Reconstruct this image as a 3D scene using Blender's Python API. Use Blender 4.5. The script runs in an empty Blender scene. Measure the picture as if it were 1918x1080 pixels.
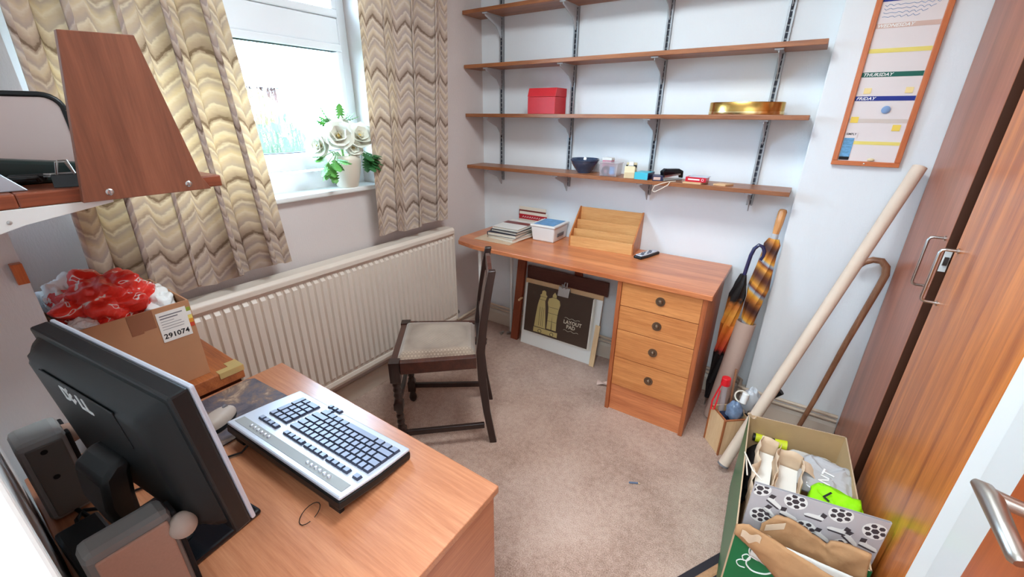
import bpy, bmesh, math, random
from mathutils import Vector, Matrix, noise
random.seed(7)
PI = math.pi
scn = bpy.context.scene
COL = scn.collection

# ------------------------------------------------------------------ camera
def make_camera():
    f, p, yaw, roll = 789.449, 0.388932, 0.594670, 0.007419
    fw = Vector((-math.sin(yaw) * math.cos(p), math.cos(yaw) * math.cos(p), -math.sin(p)))
    rt = Vector((math.cos(yaw), math.sin(yaw), 0))
    up = rt.cross(fw)
    r2 = rt * math.cos(roll) + up * math.sin(roll)
    u2 = up * math.cos(roll) - rt * math.sin(roll)
    cam = bpy.data.cameras.new('camera')
    cam.sensor_width = 36.0
    cam.lens = 36.0 * f / 1918.0
    cam.clip_start = 0.02
    o = bpy.data.objects.new('camera', cam)
    m = Matrix((r2, u2, -fw)).transposed().to_4x4()
    m.translation = (1.80, -2.315, 1.45)
    o.matrix_world = m
    COL.objects.link(o)
    scn.camera = o
make_camera()

# ------------------------------------------------------------------ world, lights, exposure
scn.view_settings.view_transform = 'Standard'
scn.view_settings.look = 'None'
scn.view_settings.gamma = 1.0
scn.view_settings.exposure = 1.05
SKY = 18.0
w = bpy.data.worlds.new('overcast_sky'); scn.world = w; w.use_nodes = True
bgn = w.node_tree.nodes['Background']
bgn.inputs[0].default_value = (0.52, 0.77, 1.0, 1); bgn.inputs[1].default_value = SKY

def area(name, loc, target, sx, sy, power, col=(1, 1, 1), portal=False):
    l = bpy.data.lights.new(name, 'AREA'); l.shape = 'RECTANGLE'; l.size = sx; l.size_y = sy
    l.energy = power; l.color = col
    if portal: l.cycles.is_portal = True
    o = bpy.data.objects.new(name, l); COL.objects.link(o)
    o.location = loc
    o.rotation_euler = (Vector(target) - Vector(loc)).to_track_quat('-Z', 'Y').to_euler()
    return o
area('window_portal', (-0.20, -1.47, 1.62), (1, -1.47, 1.62), 1.16, 0.98, 1, portal=True)
area('hall_fill', (1.75, -3.0, 2.34), (1.75, -3.0, 0), 0.9, 0.9, 32, (0.82, 0.94, 1.0))  # added cool fill from the hall side, no real fixture
area('room_fill', (1.25, -1.25, 2.37), (1.25, -1.25, 0), 0.5, 0.5, 14, (0.82, 0.94, 1.0))  # added overhead fill that lifts the room, not a lamp of the room

# ------------------------------------------------------------------ colour + material helpers
def lin(c):
    return tuple((x / 255.0 / 12.92) if x / 255.0 <= 0.04045 else ((x / 255.0 + 0.055) / 1.055) ** 2.4 for x in c[:3]) + (1.0,)
M = {}
def nodes(name):
    m = bpy.data.materials.new(name); m.use_nodes = True
    nt = m.node_tree
    b = nt.nodes['Principled BSDF']
    return m, nt, b
def N(nt, t, **kw):
    n = nt.nodes.new(t)
    for k, v in kw.items(): setattr(n, k, v)
    return n
def inp(n, d):
    for k, v in d.items(): n.inputs[k].default_value = v
def mathn(nt, op, a, b=None, c=None):
    n = N(nt, 'ShaderNodeMath', operation=op)
    for i, v in enumerate((a, b, c)):
        if v is None: continue
        if isinstance(v, (int, float)): n.inputs[i].default_value = v
        else: nt.links.new(v, n.inputs[i])
    return n.outputs[0]
def ramp(nt, fac, stops, interp='LINEAR'):
    n = N(nt, 'ShaderNodeValToRGB'); e = n.color_ramp.elements
    n.color_ramp.interpolation = interp
    while len(e) < len(stops): e.new(0.5)
    for i, (p, c) in enumerate(stops):
        e[i].position = p; e[i].color = c
    nt.links.new(fac, n.inputs[0])
    return n.outputs[0]
def plain(name, col, rough=0.5, metal=0.0, var=0.0, vscale=20.0, bump=0.0, bscale=200.0, spec=0.5, coat=0.0, stretch=None, trans=0.0, ior=1.45):
    m, nt, b = nodes(name)
    c = lin(col)
    inp(b, {'Base Color': c, 'Roughness': rough, 'Metallic': metal, 'Specular IOR Level': spec, 'Coat Weight': coat, 'Transmission Weight': trans, 'IOR': ior})
    tc = N(nt, 'ShaderNodeTexCoord'); mp = N(nt, 'ShaderNodeMapping')
    nt.links.new(tc.outputs['Object'], mp.inputs[0])
    if stretch: mp.inputs['Scale'].default_value = stretch
    if var > 0:
        nz = N(nt, 'ShaderNodeTexNoise'); inp(nz, {'Scale': vscale, 'Detail': 5.0, 'Roughness': 0.6})
        nt.links.new(mp.outputs[0], nz.inputs['Vector'])
        d = tuple(x * (1 - var) for x in c[:3]) + (1,); h = tuple(min(1, x * (1 + var * 0.7)) for x in c[:3]) + (1,)
        nt.links.new(ramp(nt, nz.outputs[0], [(0.3, d), (0.7, h)]), b.inputs['Base Color'])
    if bump > 0:
        nb = N(nt, 'ShaderNodeTexNoise'); inp(nb, {'Scale': bscale, 'Detail': 3.0})
        nt.links.new(mp.outputs[0], nb.inputs['Vector'])
        bp = N(nt, 'ShaderNodeBump'); inp(bp, {'Strength': bump, 'Distance': 0.004})
        nt.links.new(nb.outputs[0], bp.inputs['Height']); nt.links.new(bp.outputs[0], b.inputs['Normal'])
    M[name] = m
    return m
def wood(name, dark, light, axis='x', scale=1.0, rough=0.35, streak=0.5, coat=0.15):
    """veneer: grain stretched along one axis, fine pores and broad ribbons"""
    m, nt, b = nodes(name)
    tc = N(nt, 'ShaderNodeTexCoord'); mp = N(nt, 'ShaderNodeMapping')
    nt.links.new(tc.outputs['Object'], mp.inputs[0])
    s = {'x': (0.5, 9, 9), 'y': (9, 0.5, 9), 'z': (9, 9, 0.5)}[axis]
    mp.inputs['Scale'].default_value = tuple(v * scale for v in s)
    oi = N(nt, 'ShaderNodeObjectInfo')
    nt.links.new(mathn(nt, 'MULTIPLY', oi.outputs['Random'], 7.0), mp.inputs['Location'])
    n1 = N(nt, 'ShaderNodeTexNoise'); inp(n1, {'Scale': 1.6, 'Detail': 4.0, 'Roughness': 0.55, 'Distortion': 0.6})
    n2 = N(nt, 'ShaderNodeTexNoise'); inp(n2, {'Scale': 14.0, 'Detail': 3.0, 'Roughness': 0.7})
    nt.links.new(mp.outputs[0], n1.inputs['Vector']); nt.links.new(mp.outputs[0], n2.inputs['Vector'])
    f = mathn(nt, 'ADD', mathn(nt, 'MULTIPLY', n1.outputs[0], streak), mathn(nt, 'MULTIPLY', n2.outputs[0], 1 - streak))
    d, l = lin(dark), lin(light)
    mid = tuple((a + c) / 2 for a, c in zip(d, l))
    nt.links.new(ramp(nt, f, [(0.33, d), (0.5, mid), (0.66, l)]), b.inputs['Base Color'])
    bp = N(nt, 'ShaderNodeBump'); inp(bp, {'Strength': 0.06, 'Distance': 0.002})
    nt.links.new(n2.outputs[0], bp.inputs['Height']); nt.links.new(bp.outputs[0], b.inputs['Normal'])
    inp(b, {'Roughness': rough, 'Coat Weight': coat, 'Coat Roughness': 0.25})
    M[name] = m
    return m

# ------------------------------------------------------------------ mesh helpers
class MB:
    def __init__(s): s.v = []; s.f = []; s.uv = None
    def add(s, vs, fs):
        n = len(s.v); s.v += [Vector(p) for p in vs]; s.f += [tuple(i + n for i in q) for q in fs]; return s
    def box(s, a, b):
        x0, y0, z0 = a; x1, y1, z1 = b
        return s.add([(x0, y0, z0), (x1, y0, z0), (x1, y1, z0), (x0, y1, z0), (x0, y0, z1), (x1, y0, z1), (x1, y1, z1), (x0, y1, z1)],
                     [(3, 2, 1, 0), (4, 5, 6, 7), (0, 1, 5, 4), (1, 2, 6, 5), (2, 3, 7, 6), (3, 0, 4, 7)])
    def hexa(s, lo, hi):     # 4 lower + 4 upper points, ccw from above
        return s.add(list(lo) + list(hi), [(3, 2, 1, 0), (4, 5, 6, 7), (0, 1, 5, 4), (1, 2, 6, 5), (2, 3, 7, 6), (3, 0, 4, 7)])
    def prism(s, poly, axis, a, b):   # poly in the two other axes (in order), extruded along axis
        def P(u, v, t): return {'x': (t, u, v), 'y': (u, t, v), 'z': (u, v, t)}[axis]
        n = len(poly)
        vs = [P(u, v, a) for u, v in poly] + [P(u, v, b) for u, v in poly]
        fs = [tuple(range(n)), tuple(range(2 * n - 1, n - 1, -1))] + [(i, i + n, (i + 1) % n + n, (i + 1) % n) for i in range(n)]
        return s.add(vs, fs)
    def tube(s, path, r, n=10, caps=True):
        path = [Vector(p) for p in path]; m = len(path)
        rs = r if isinstance(r, (list, tuple)) else [r] * m
        vs = []; prev = None
        for i, p in enumerate(path):
            t = (path[min(i + 1, m - 1)] - path[max(i - 1, 0)]).normalized()
            if prev is None:
                a = Vector((0, 0, 1)) if abs(t.z) < 0.9 else Vector((1, 0, 0))
                nrm = t.cross(a).normalized()
            else:
                nrm = (prev - t * prev.dot(t)).normalized()
            prev = nrm; bn = t.cross(nrm)
            for k in range(n):
                an = 2 * PI * k / n
                vs.append(p + (nrm * math.cos(an) + bn * math.sin(an)) * rs[i])
        fs = [(i * n + k, i * n + (k + 1) % n, (i + 1) * n + (k + 1) % n, (i + 1) * n + k) for i in range(m - 1) for k in range(n)]
        if caps: fs += [tuple(range(n - 1, -1, -1)), tuple((m - 1) * n + k for k in range(n))]
        return s.add(vs, fs)
    def cyl(s, a, b, r, r2=None, n=20): return s.tube([a, b], [r, r if r2 is None else r2], n)
    def lathe(s, prof, c=(0, 0, 0), n=28, sx=1.0, sy=1.0, caps=True):
        c = Vector(c); vs = []
        for r, z in prof:
            for k in range(n):
                an = 2 * PI * k / n
                vs.append(c + Vector((r * math.cos(an) * sx, r * math.sin(an) * sy, z)))
        m = len(prof)
        fs = [(i * n + k, i * n + (k + 1) % n, (i + 1) * n + (k + 1) % n, (i + 1) * n + k) for i in range(m - 1) for k in range(n)]
        if caps: fs += [tuple(range(n - 1, -1, -1)), tuple((m - 1) * n + k for k in range(n))]
        return s.add(vs, fs)
    def ball(s, c, r, nu=14, nv=9):
        r = (r, r, r) if isinstance(r, (int, float)) else r
        pr = [(math.sin(PI * (i + 0.02) / nv * 1.0) if 0 < i < nv else 0.02, -math.cos(PI * i / nv)) for i in range(nv + 1)]
        n0 = len(s.v); s.lathe(pr, (0, 0, 0), nu)
        for i in range(n0, len(s.v)):
            p = s.v[i]; s.v[i] = Vector((c[0] + p.x * r[0], c[1] + p.y * r[1], c[2] + p.z * r[2]))
        return s
    def grid(s, fn, nu, nv, closed_u=False):
        n0 = len(s.v)
        vs = [Vector(fn(i / nu, j / nv)) for j in range(nv + 1) for i in range(nu + 1)]
        fs = [(j * (nu + 1) + i, j * (nu + 1) + i + 1, (j + 1) * (nu + 1) + i + 1, (j + 1) * (nu + 1) + i) for j in range(nv) for i in range(nu)]
        return s.add(vs, fs)
    def xf(s, mat):
        s.v = [mat @ p for p in s.v]; return s
    def mesh(s, name, off=(0, 0, 0)):
        me = bpy.data.meshes.new(name); o = Vector(off)
        me.from_pydata([tuple(p - o) for p in s.v], [], s.f); me.update()
        bm = bmesh.new(); bm.from_mesh(me); bmesh.ops.recalc_face_normals(bm, faces=bm.faces); bm.to_mesh(me); bm.free()
        return me
BASE = {}
def finish(o, mat, bevel=0.0, smooth=False, seg=2, angle=0.6):
    if mat is not None:
        o.data.materials.append(M[mat] if isinstance(mat, str) else mat)
    if smooth:
        o.data.shade_smooth(); o.data.set_sharp_from_angle(angle=angle)
    if bevel > 0:
        md = o.modifiers.new('bevel', 'BEVEL'); md.width = bevel; md.segments = seg; md.limit_method = 'ANGLE'; md.angle_limit = 0.6
        md.harden_normals = False
def obj(name, mb, mat, parent=None, bevel=0.0, smooth=False, label=None, cat=None, group=None, kind=None, solid=0.0, angle=0.6):
    """one mesh object; coordinates are the parent's (BASE holds what to subtract)"""
    off = BASE.get(parent.name, (0, 0, 0)) if parent else (0, 0, 0)
    o = bpy.data.objects.new(name, mb.mesh(name, off)); COL.objects.link(o)
    if parent: o.parent = parent; BASE[o.name] = off
    if solid:
        md = o.modifiers.new('thick', 'SOLIDIFY'); md.thickness = solid; md.offset = 0
    finish(o, mat, bevel, smooth, angle=angle)
    tag(o, label, cat, group, kind)
    return o
def tag(o, label=None, cat=None, group=None, kind=None):
    if label: o['label'] = label
    if cat: o['category'] = cat
    if group: o['group'] = group
    if kind: o['kind'] = kind
    return o
def thing(name, label, cat, loc=(0, 0, 0), rotz=0.0, group=None, world=True, kind=None):
    o = bpy.data.objects.new(name, None); COL.objects.link(o)
    o.location = loc; o.rotation_euler = (0, 0, rotz); o.empty_display_size = 0.05
    BASE[o.name] = tuple(loc) if (world and rotz == 0.0) else (0, 0, 0)
    return tag(o, label, cat, group, kind)
def share(name, me, mat, parent, loc=(0, 0, 0), rot=(0, 0, 0), scale=(1, 1, 1)):
    o = bpy.data.objects.new(name, me); COL.objects.link(o)
    if not me.materials: me.materials.append(M[mat])
    o.parent = parent; o.location = loc; o.rotation_euler = rot; o.scale = scale
    return o
def text(name, body, size, mat, parent, matrix, extrude=0.0003, bold=0.0, shear=0.0, align='LEFT', sx=1.0):
    cu = bpy.data.curves.new(name, 'FONT'); cu.body = body; cu.size = size; cu.extrude = extrude; cu.offset = bold
    cu.shear = shear; cu.align_x = align; cu.resolution_u = 2
    tmp = bpy.data.objects.new('tmp_text', cu); COL.objects.link(tmp)
    bpy.context.view_layer.update()
    me = bpy.data.meshes.new_from_object(tmp.evaluated_get(bpy.context.evaluated_depsgraph_get()))
    bpy.data.objects.remove(tmp); bpy.data.curves.remove(cu)
    me.name = name; me.materials.clear(); me.materials.append(M[mat])
    o = bpy.data.objects.new(name, me); COL.objects.link(o)
    o.parent = parent
    o.matrix_local = matrix @ Matrix.Diagonal((sx, 1, 1, 1))
    o['kind'] = 'stuff'
    return o
def frame(o, xd, yd):    # matrix with local x, y directions and origin
    x = Vector(xd).normalized(); z = x.cross(Vector(yd)).normalized(); y = z.cross(x)
    m = Matrix((x, y, z)).transposed().to_4x4(); m.translation = Vector(o)
    return m
def T(l, r=(0, 0, 0), s=(1, 1, 1)):
    from mathutils import Euler
    return Matrix.Translation(Vector(l)) @ Euler(r).to_matrix().to_4x4() @ Matrix.Diagonal((*s, 1))

# ------------------------------------------------------------------ materials
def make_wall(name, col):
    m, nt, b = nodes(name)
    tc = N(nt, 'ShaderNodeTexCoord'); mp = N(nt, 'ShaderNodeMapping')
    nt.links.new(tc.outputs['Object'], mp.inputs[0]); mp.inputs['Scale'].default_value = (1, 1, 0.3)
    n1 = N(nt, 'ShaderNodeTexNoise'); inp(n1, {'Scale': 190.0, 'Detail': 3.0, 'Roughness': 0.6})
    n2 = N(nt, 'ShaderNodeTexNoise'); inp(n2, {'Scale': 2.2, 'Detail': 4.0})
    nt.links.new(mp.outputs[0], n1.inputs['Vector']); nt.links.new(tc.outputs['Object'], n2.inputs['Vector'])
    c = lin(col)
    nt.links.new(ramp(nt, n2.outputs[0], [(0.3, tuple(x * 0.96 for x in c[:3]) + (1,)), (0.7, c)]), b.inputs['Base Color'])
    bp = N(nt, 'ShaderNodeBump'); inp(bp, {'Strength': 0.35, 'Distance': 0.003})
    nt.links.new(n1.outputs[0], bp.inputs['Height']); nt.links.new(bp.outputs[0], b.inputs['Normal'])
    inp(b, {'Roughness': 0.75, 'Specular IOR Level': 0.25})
    M[name] = m
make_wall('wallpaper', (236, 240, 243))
make_wall('wallpaper_shaded', (216, 206, 202))  # darker, pinker wallpaper copy: shade put into the colour
def make_carpet():
    m, nt, b = nodes('carpet')
    tc = N(nt, 'ShaderNodeTexCoord')
    n1 = N(nt, 'ShaderNodeTexNoise'); inp(n1, {'Scale': 230.0, 'Detail': 2.0})
    n2 = N(nt, 'ShaderNodeTexNoise'); inp(n2, {'Scale': 3.0, 'Detail': 5.0, 'Roughness': 0.6, 'Distortion': 0.4})
    n3 = N(nt, 'ShaderNodeTexNoise'); inp(n3, {'Scale': 45.0, 'Detail': 3.0})
    for n in (n1, n2, n3): nt.links.new(tc.outputs['Object'], n.inputs['Vector'])
    f = mathn(nt, 'ADD', mathn(nt, 'MULTIPLY', n1.outputs[0], 0.42), mathn(nt, 'ADD', mathn(nt, 'MULTIPLY', n2.outputs[0], 0.38), mathn(nt, 'MULTIPLY', n3.outputs[0], 0.20)))
    nt.links.new(ramp(nt, f, [(0.36, lin((146, 114, 98))), (0.52, lin((192, 160, 143))), (0.66, lin((214, 186, 170)))]), b.inputs['Base Color'])
    bp = N(nt, 'ShaderNodeBump'); inp(bp, {'Strength': 0.8, 'Distance': 0.006})
    nt.links.new(mathn(nt, 'ADD', n1.outputs[0], mathn(nt, 'MULTIPLY', n3.outputs[0], 0.6)), bp.inputs['Height']); nt.links.new(bp.outputs[0], b.inputs['Normal'])
    inp(b, {'Roughness': 0.95, 'Specular IOR Level': 0.1, 'Sheen Weight': 0.25})
    M['carpet'] = m
make_carpet()
plain('ceiling_white', (236, 235, 232), 0.9)
plain('gloss_white', (232, 233, 230), 0.3)
plain('upvc', (240, 243, 246), 0.22)
plain('skirting', (214, 200, 184), 0.45)
plain('radiator_paint', (222, 208, 194), 0.38, var=0.03, vscale=6)
plain('pipe_paint', (205, 186, 165), 0.45)
wood('teak_shelf', (116, 66, 38), (178, 112, 68), 'x', 1.6, 0.42)
wood('teak_desk_top', (178, 94, 54), (232, 148, 96), 'x', 1.3, 0.3, 0.6, 0.3)
wood('teak_drawer', (190, 112, 58), (230, 156, 94), 'x', 1.4, 0.4, 0.5, 0.1)
wood('teak_panel', (150, 76, 40), (196, 112, 66), 'z', 1.4, 0.4, 0.5, 0.1)
wood('pale_desk', (164, 98, 64), (196, 132, 94), 'x', 1.5, 0.3, 0.45, 0.6)
wood('pale_desk_side', (160, 92, 62), (192, 126, 90), 'y', 1.5, 0.35, 0.45, 0.2)
wood('mahogany_panel', (108, 62, 44), (146, 88, 64), 'z', 1.2, 0.4, 0.6, 0.1)
wood('mahogany_edge', (110, 52, 32), (150, 78, 48), 'y', 1.2, 0.4, 0.5, 0.1)
wood('wardrobe_sapele', (150, 66, 18), (230, 136, 58), 'z', 1.5, 0.32, 0.75, 0.25)
wood('wardrobe_plain', (140, 74, 50), (184, 108, 78), 'z', 0.9, 0.36, 0.7, 0.2)
wood('door_veneer', (158, 70, 26), (186, 90, 40), 'z', 1.0, 0.35, 0.6, 0.2)
wood('dark_oak', (24, 13, 12), (50, 28, 23), 'z', 2.2, 0.3, 0.5, 0.3)
wood('dark_oak_rail', (46, 23, 18), (86, 46, 34), 'x', 2.2, 0.28, 0.5, 0.3)
wood('easel_wood', (112, 50, 28), (150, 74, 44), 'z', 1.5, 0.5)
wood('easel_dark', (70, 34, 26), (100, 52, 40), 'x', 1.5, 0.5)
wood('ash_rack', (206, 142, 82), (236, 184, 122), 'x', 2.2, 0.4, 0.55, 0.1)
wood('ash_rack_side', (176, 100, 50), (206, 132, 76), 'z', 2.2, 0.4, 0.5, 0.1)
wood('birch_ply', (220, 180, 132), (240, 208, 164), 'z', 2.0, 0.5, 0.4, 0.0)
wood('box_edge', (150, 84, 46), (180, 108, 64), 'z', 2.0, 0.5, 0.5, 0.0)
wood('chest_wood', (138, 70, 36), (190, 112, 62), 'x', 2.0, 0.3, 0.5, 0.3)
wood('chest_dark', (60, 30, 20), (96, 52, 34), 'y', 2.0, 0.35, 0.5, 0.2)
wood('stick_wood', (120, 78, 54), (172, 122, 90), 'z', 3.0, 0.35, 0.5, 0.2)
wood('pine_frame', (186, 92, 44), (214, 122, 66), 'z', 2.0, 0.35, 0.5, 0.2)
wood('pine_frame_h', (186, 92, 44), (214, 122, 66), 'x', 2.0, 0.35, 0.5, 0.2)
wood('umbrella_grip', (196, 130, 72), (226, 164, 104), 'z', 2.0, 0.25, 0.4, 0.4)
plain('shaded_dark_wood', (76, 40, 22), 0.6)
plain('steel', (196, 196, 194), 0.28, 1.0)
plain('satin_steel', (186, 180, 172), 0.36, 1.0)
plain('upright_grey', (168, 172, 176), 0.45, 0.4)
plain('bracket_grey', (186, 190, 194), 0.5)
plain('slot_dark', (44, 48, 60), 0.7)
plain('aged_brass', (128, 108, 90), 0.35, 0.8)
plain('brass', (228, 204, 140), 0.3, 0.6)
plain('black_plastic', (15, 19, 21), 0.42, var=0.1, vscale=400)
plain('black_gloss', (18, 20, 24), 0.15)
plain('dark_gap_black', (14, 14, 16), 0.8)
plain('silver_plastic', (196, 200, 212), 0.3, 0.25)
plain('key_blue_grey', (60, 66, 84), 0.4)
plain('key_top', (142, 150, 172), 0.35)
plain('button_silver', (214, 218, 226), 0.25, 0.5)
plain('grey_plastic', (150, 150, 148), 0.5)
plain('speaker_grey', (118, 116, 114), 0.55)
plain('speaker_beige', (168, 134, 118), 0.7, var=0.05, vscale=300)
plain('speaker_light', (176, 160, 148), 0.5)
plain('speaker_shadow_grey', (104, 100, 96), 0.6)  # same side cover as the beige speaker, shade put into the colour
plain('white_paper', (236, 234, 228), 0.7)
plain('grey_card', (206, 202, 196), 0.75)
plain('kraft', (176, 132, 92), 0.8, var=0.12, vscale=14, bump=0.3, bscale=60)
plain('kraft_pale', (216, 190, 162), 0.8, var=0.08, vscale=14, bump=0.3, bscale=50)
plain('cardboard', (186, 136, 100), 0.85, var=0.07, vscale=8)
plain('cardboard_in', (196, 164, 120), 0.85, var=0.06, vscale=10)
plain('cardboard_edge', (196, 168, 138), 0.9)
plain('parcel_tape', (150, 98, 68), 0.3)
plain('green_card', (16, 112, 66), 0.35, var=0.06, vscale=6)
plain('ink_black', (24, 24, 26), 0.7)
plain('ink_grey', (120, 118, 122), 0.7)
plain('ink_white', (244, 244, 242), 0.6)
plain('label_green', (150, 166, 60), 0.6); plain('label_orange', (226, 150, 50), 0.6); plain('label_red', (206, 74, 48), 0.6)
plain('tape_yellow', (238, 220, 120), 0.6); plain('sticky_yellow', (246, 214, 96), 0.7); plain('sticky_pale', (248, 224, 160), 0.7)
plain('bar_green', (18, 98, 84), 0.5); plain('bar_blue', (24, 48, 140), 0.5); plain('bar_pink', (216, 184, 170), 0.5); plain('bar_beige', (216, 202, 192), 0.5)
plain('board_white', (232, 222, 220), 0.35)
plain('magnet_blue', (132, 162, 204), 0.4)
plain('picture_blue', (110, 170, 214), 0.5, var=0.45, vscale=60, stretch=(1, 1, 4))
plain('red_card', (206, 44, 52), 0.4, var=0.05, vscale=30)
plain('gold_tin', (206, 164, 92), 0.24, 1.0, var=0.12, vscale=26)
plain('gold_tin_light', (232, 206, 150), 0.2, 1.0)
plain('blue_glaze', (58, 74, 100), 0.15, var=0.25, vscale=30, coat=0.6)
plain('white_plastic', (238, 238, 236), 0.35)
plain('lid_blue', (96, 160, 214), 0.4, var=0.3, vscale=22)
plain('cream_plastic', (226, 208, 168), 0.45)
plain('cyan_card', (70, 186, 206), 0.45); plain('navy_card', (44, 42, 78), 0.4); plain('red_gloss', (204, 34, 54), 0.3); plain('pink_card', (226, 130, 160), 0.5)
plain('pale_wood_block', (218, 176, 132), 0.7, var=0.05)
plain('book_navy', (28, 36, 60), 0.4); plain('book_dark', (48, 48, 54), 0.4); plain('book_red', (178, 34, 44), 0.4); plain('book_maroon', (128, 56, 52), 0.4); plain('pages', (230, 224, 210), 0.8, var=0.08, vscale=300, stretch=(1, 1, 20)); plain('book_cream', (226, 214, 198), 0.6)
plain('pad_brown', (74, 58, 48), 0.4, var=0.08, vscale=9); plain('pad_gold', (198, 178, 118), 0.45); plain('pad_print', (226, 216, 190), 0.6)
plain('vase_cream', (228, 218, 200), 0.3)
plain('petal', (244, 242, 228), 0.6); plain('flower_heart', (206, 176, 92), 0.6, var=0.3, vscale=200)
plain('leaf_green', (92, 152, 62), 0.5, var=0.3, vscale=30); plain('leaf_dark', (48, 104, 52), 0.5, var=0.3, vscale=30); plain('stem_green', (110, 140, 76), 0.6)
plain('mat_edge', (40, 34, 40), 0.8)
plain('doormat', (158, 112, 78), 0.9, var=0.2, vscale=60)
plain('doormat_rib', (178, 132, 96), 0.95, var=0.15, vscale=90)
plain('tube_card', (222, 200, 180), 0.65, var=0.05, vscale=12)
plain('tube_grey', (196, 170, 156), 0.75, var=0.03)
plain('black_fabric', (16, 15, 18), 0.8)
plain('navy_handle', (40, 44, 86), 0.18, coat=0.5)
plain('clear_blue', (112, 132, 160), 0.15, var=0.4, vscale=40, spec=0.8); plain('bubble_plastic', (190, 192, 196), 0.2, spec=0.8)
plain('red_plastic', (220, 28, 40), 0.35)
plain('neon_green', (150, 232, 20), 0.35, var=0.18, vscale=24, bump=0.4, bscale=40)
plain('neon_yellow', (206, 216, 40), 0.5)
plain('clear_wrap', (186, 186, 188), 0.12, spec=0.8, bump=0.5, bscale=45)
plain('giftbag_silver', (196, 192, 196), 0.35)
plain('giftbag_ink', (72, 66, 72), 0.5)
plain('cord_white', (226, 216, 200), 0.6)
plain('pencil_blue', (96, 112, 140), 0.5)
plain('grass', (52, 70, 34), 0.95, var=0.4, vscale=3)
plain('hedge_green', (46, 58, 36), 0.9, var=0.7, vscale=9); plain('hedge_russet', (84, 44, 36), 0.9, var=0.7, vscale=9); plain('hedge_gold', (84, 72, 34), 0.9, var=0.7, vscale=9)
plain('brick_house', (78, 50, 44), 0.9, var=0.15, vscale=2); plain('roof_tile', (62, 42, 40), 0.9, var=0.2, vscale=2); plain('far_glass', (50, 56, 64), 0.2)
plain('mirror_face', (196, 178, 172), 0.25)
plain('case_green', (30, 48, 46), 0.4)
plain('clear_acrylic', (180, 190, 200), 0.1, spec=0.8)
plain('seat_frame_line', (70, 36, 24), 0.4)

def make_seat():
    m, nt, b = nodes('seat_fabric')
    tc = N(nt, 'ShaderNodeTexCoord'); mp = N(nt, 'ShaderNodeMapping'); mp.inputs['Rotation'].default_value = (0, 0, PI / 4)
    nt.links.new(tc.outputs['Object'], mp.inputs[0])
    ck = N(nt, 'ShaderNodeTexVoronoi'); ck.distance = 'CHEBYCHEV'; inp(ck, {'Scale': 95.0, 'Randomness': 0.0})
    nt.links.new(mp.outputs[0], ck.inputs['Vector'])
    nz = N(nt, 'ShaderNodeTexNoise'); inp(nz, {'Scale': 9.0, 'Detail': 4.0}); nt.links.new(tc.outputs['Object'], nz.inputs['Vector'])
    f = mathn(nt, 'ADD', mathn(nt, 'MULTIPLY', ck.outputs['Distance'], 0.9), mathn(nt, 'MULTIPLY', nz.outputs[0], 0.5))
    nt.links.new(ramp(nt, f, [(0.3, lin((174, 150, 128))), (0.8, lin((116, 94, 78)))]), b.inputs['Base Color'])
    bp = N(nt, 'ShaderNodeBump'); inp(bp, {'Strength': 0.5, 'Distance': 0.003}); bp.invert = True
    nt.links.new(ck.outputs['Distance'], bp.inputs['Height']); nt.links.new(bp.outputs[0], b.inputs['Normal'])
    inp(b, {'Roughness': 0.85, 'Sheen Weight': 0.4})
    M['seat_fabric'] = m
make_seat()

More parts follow.
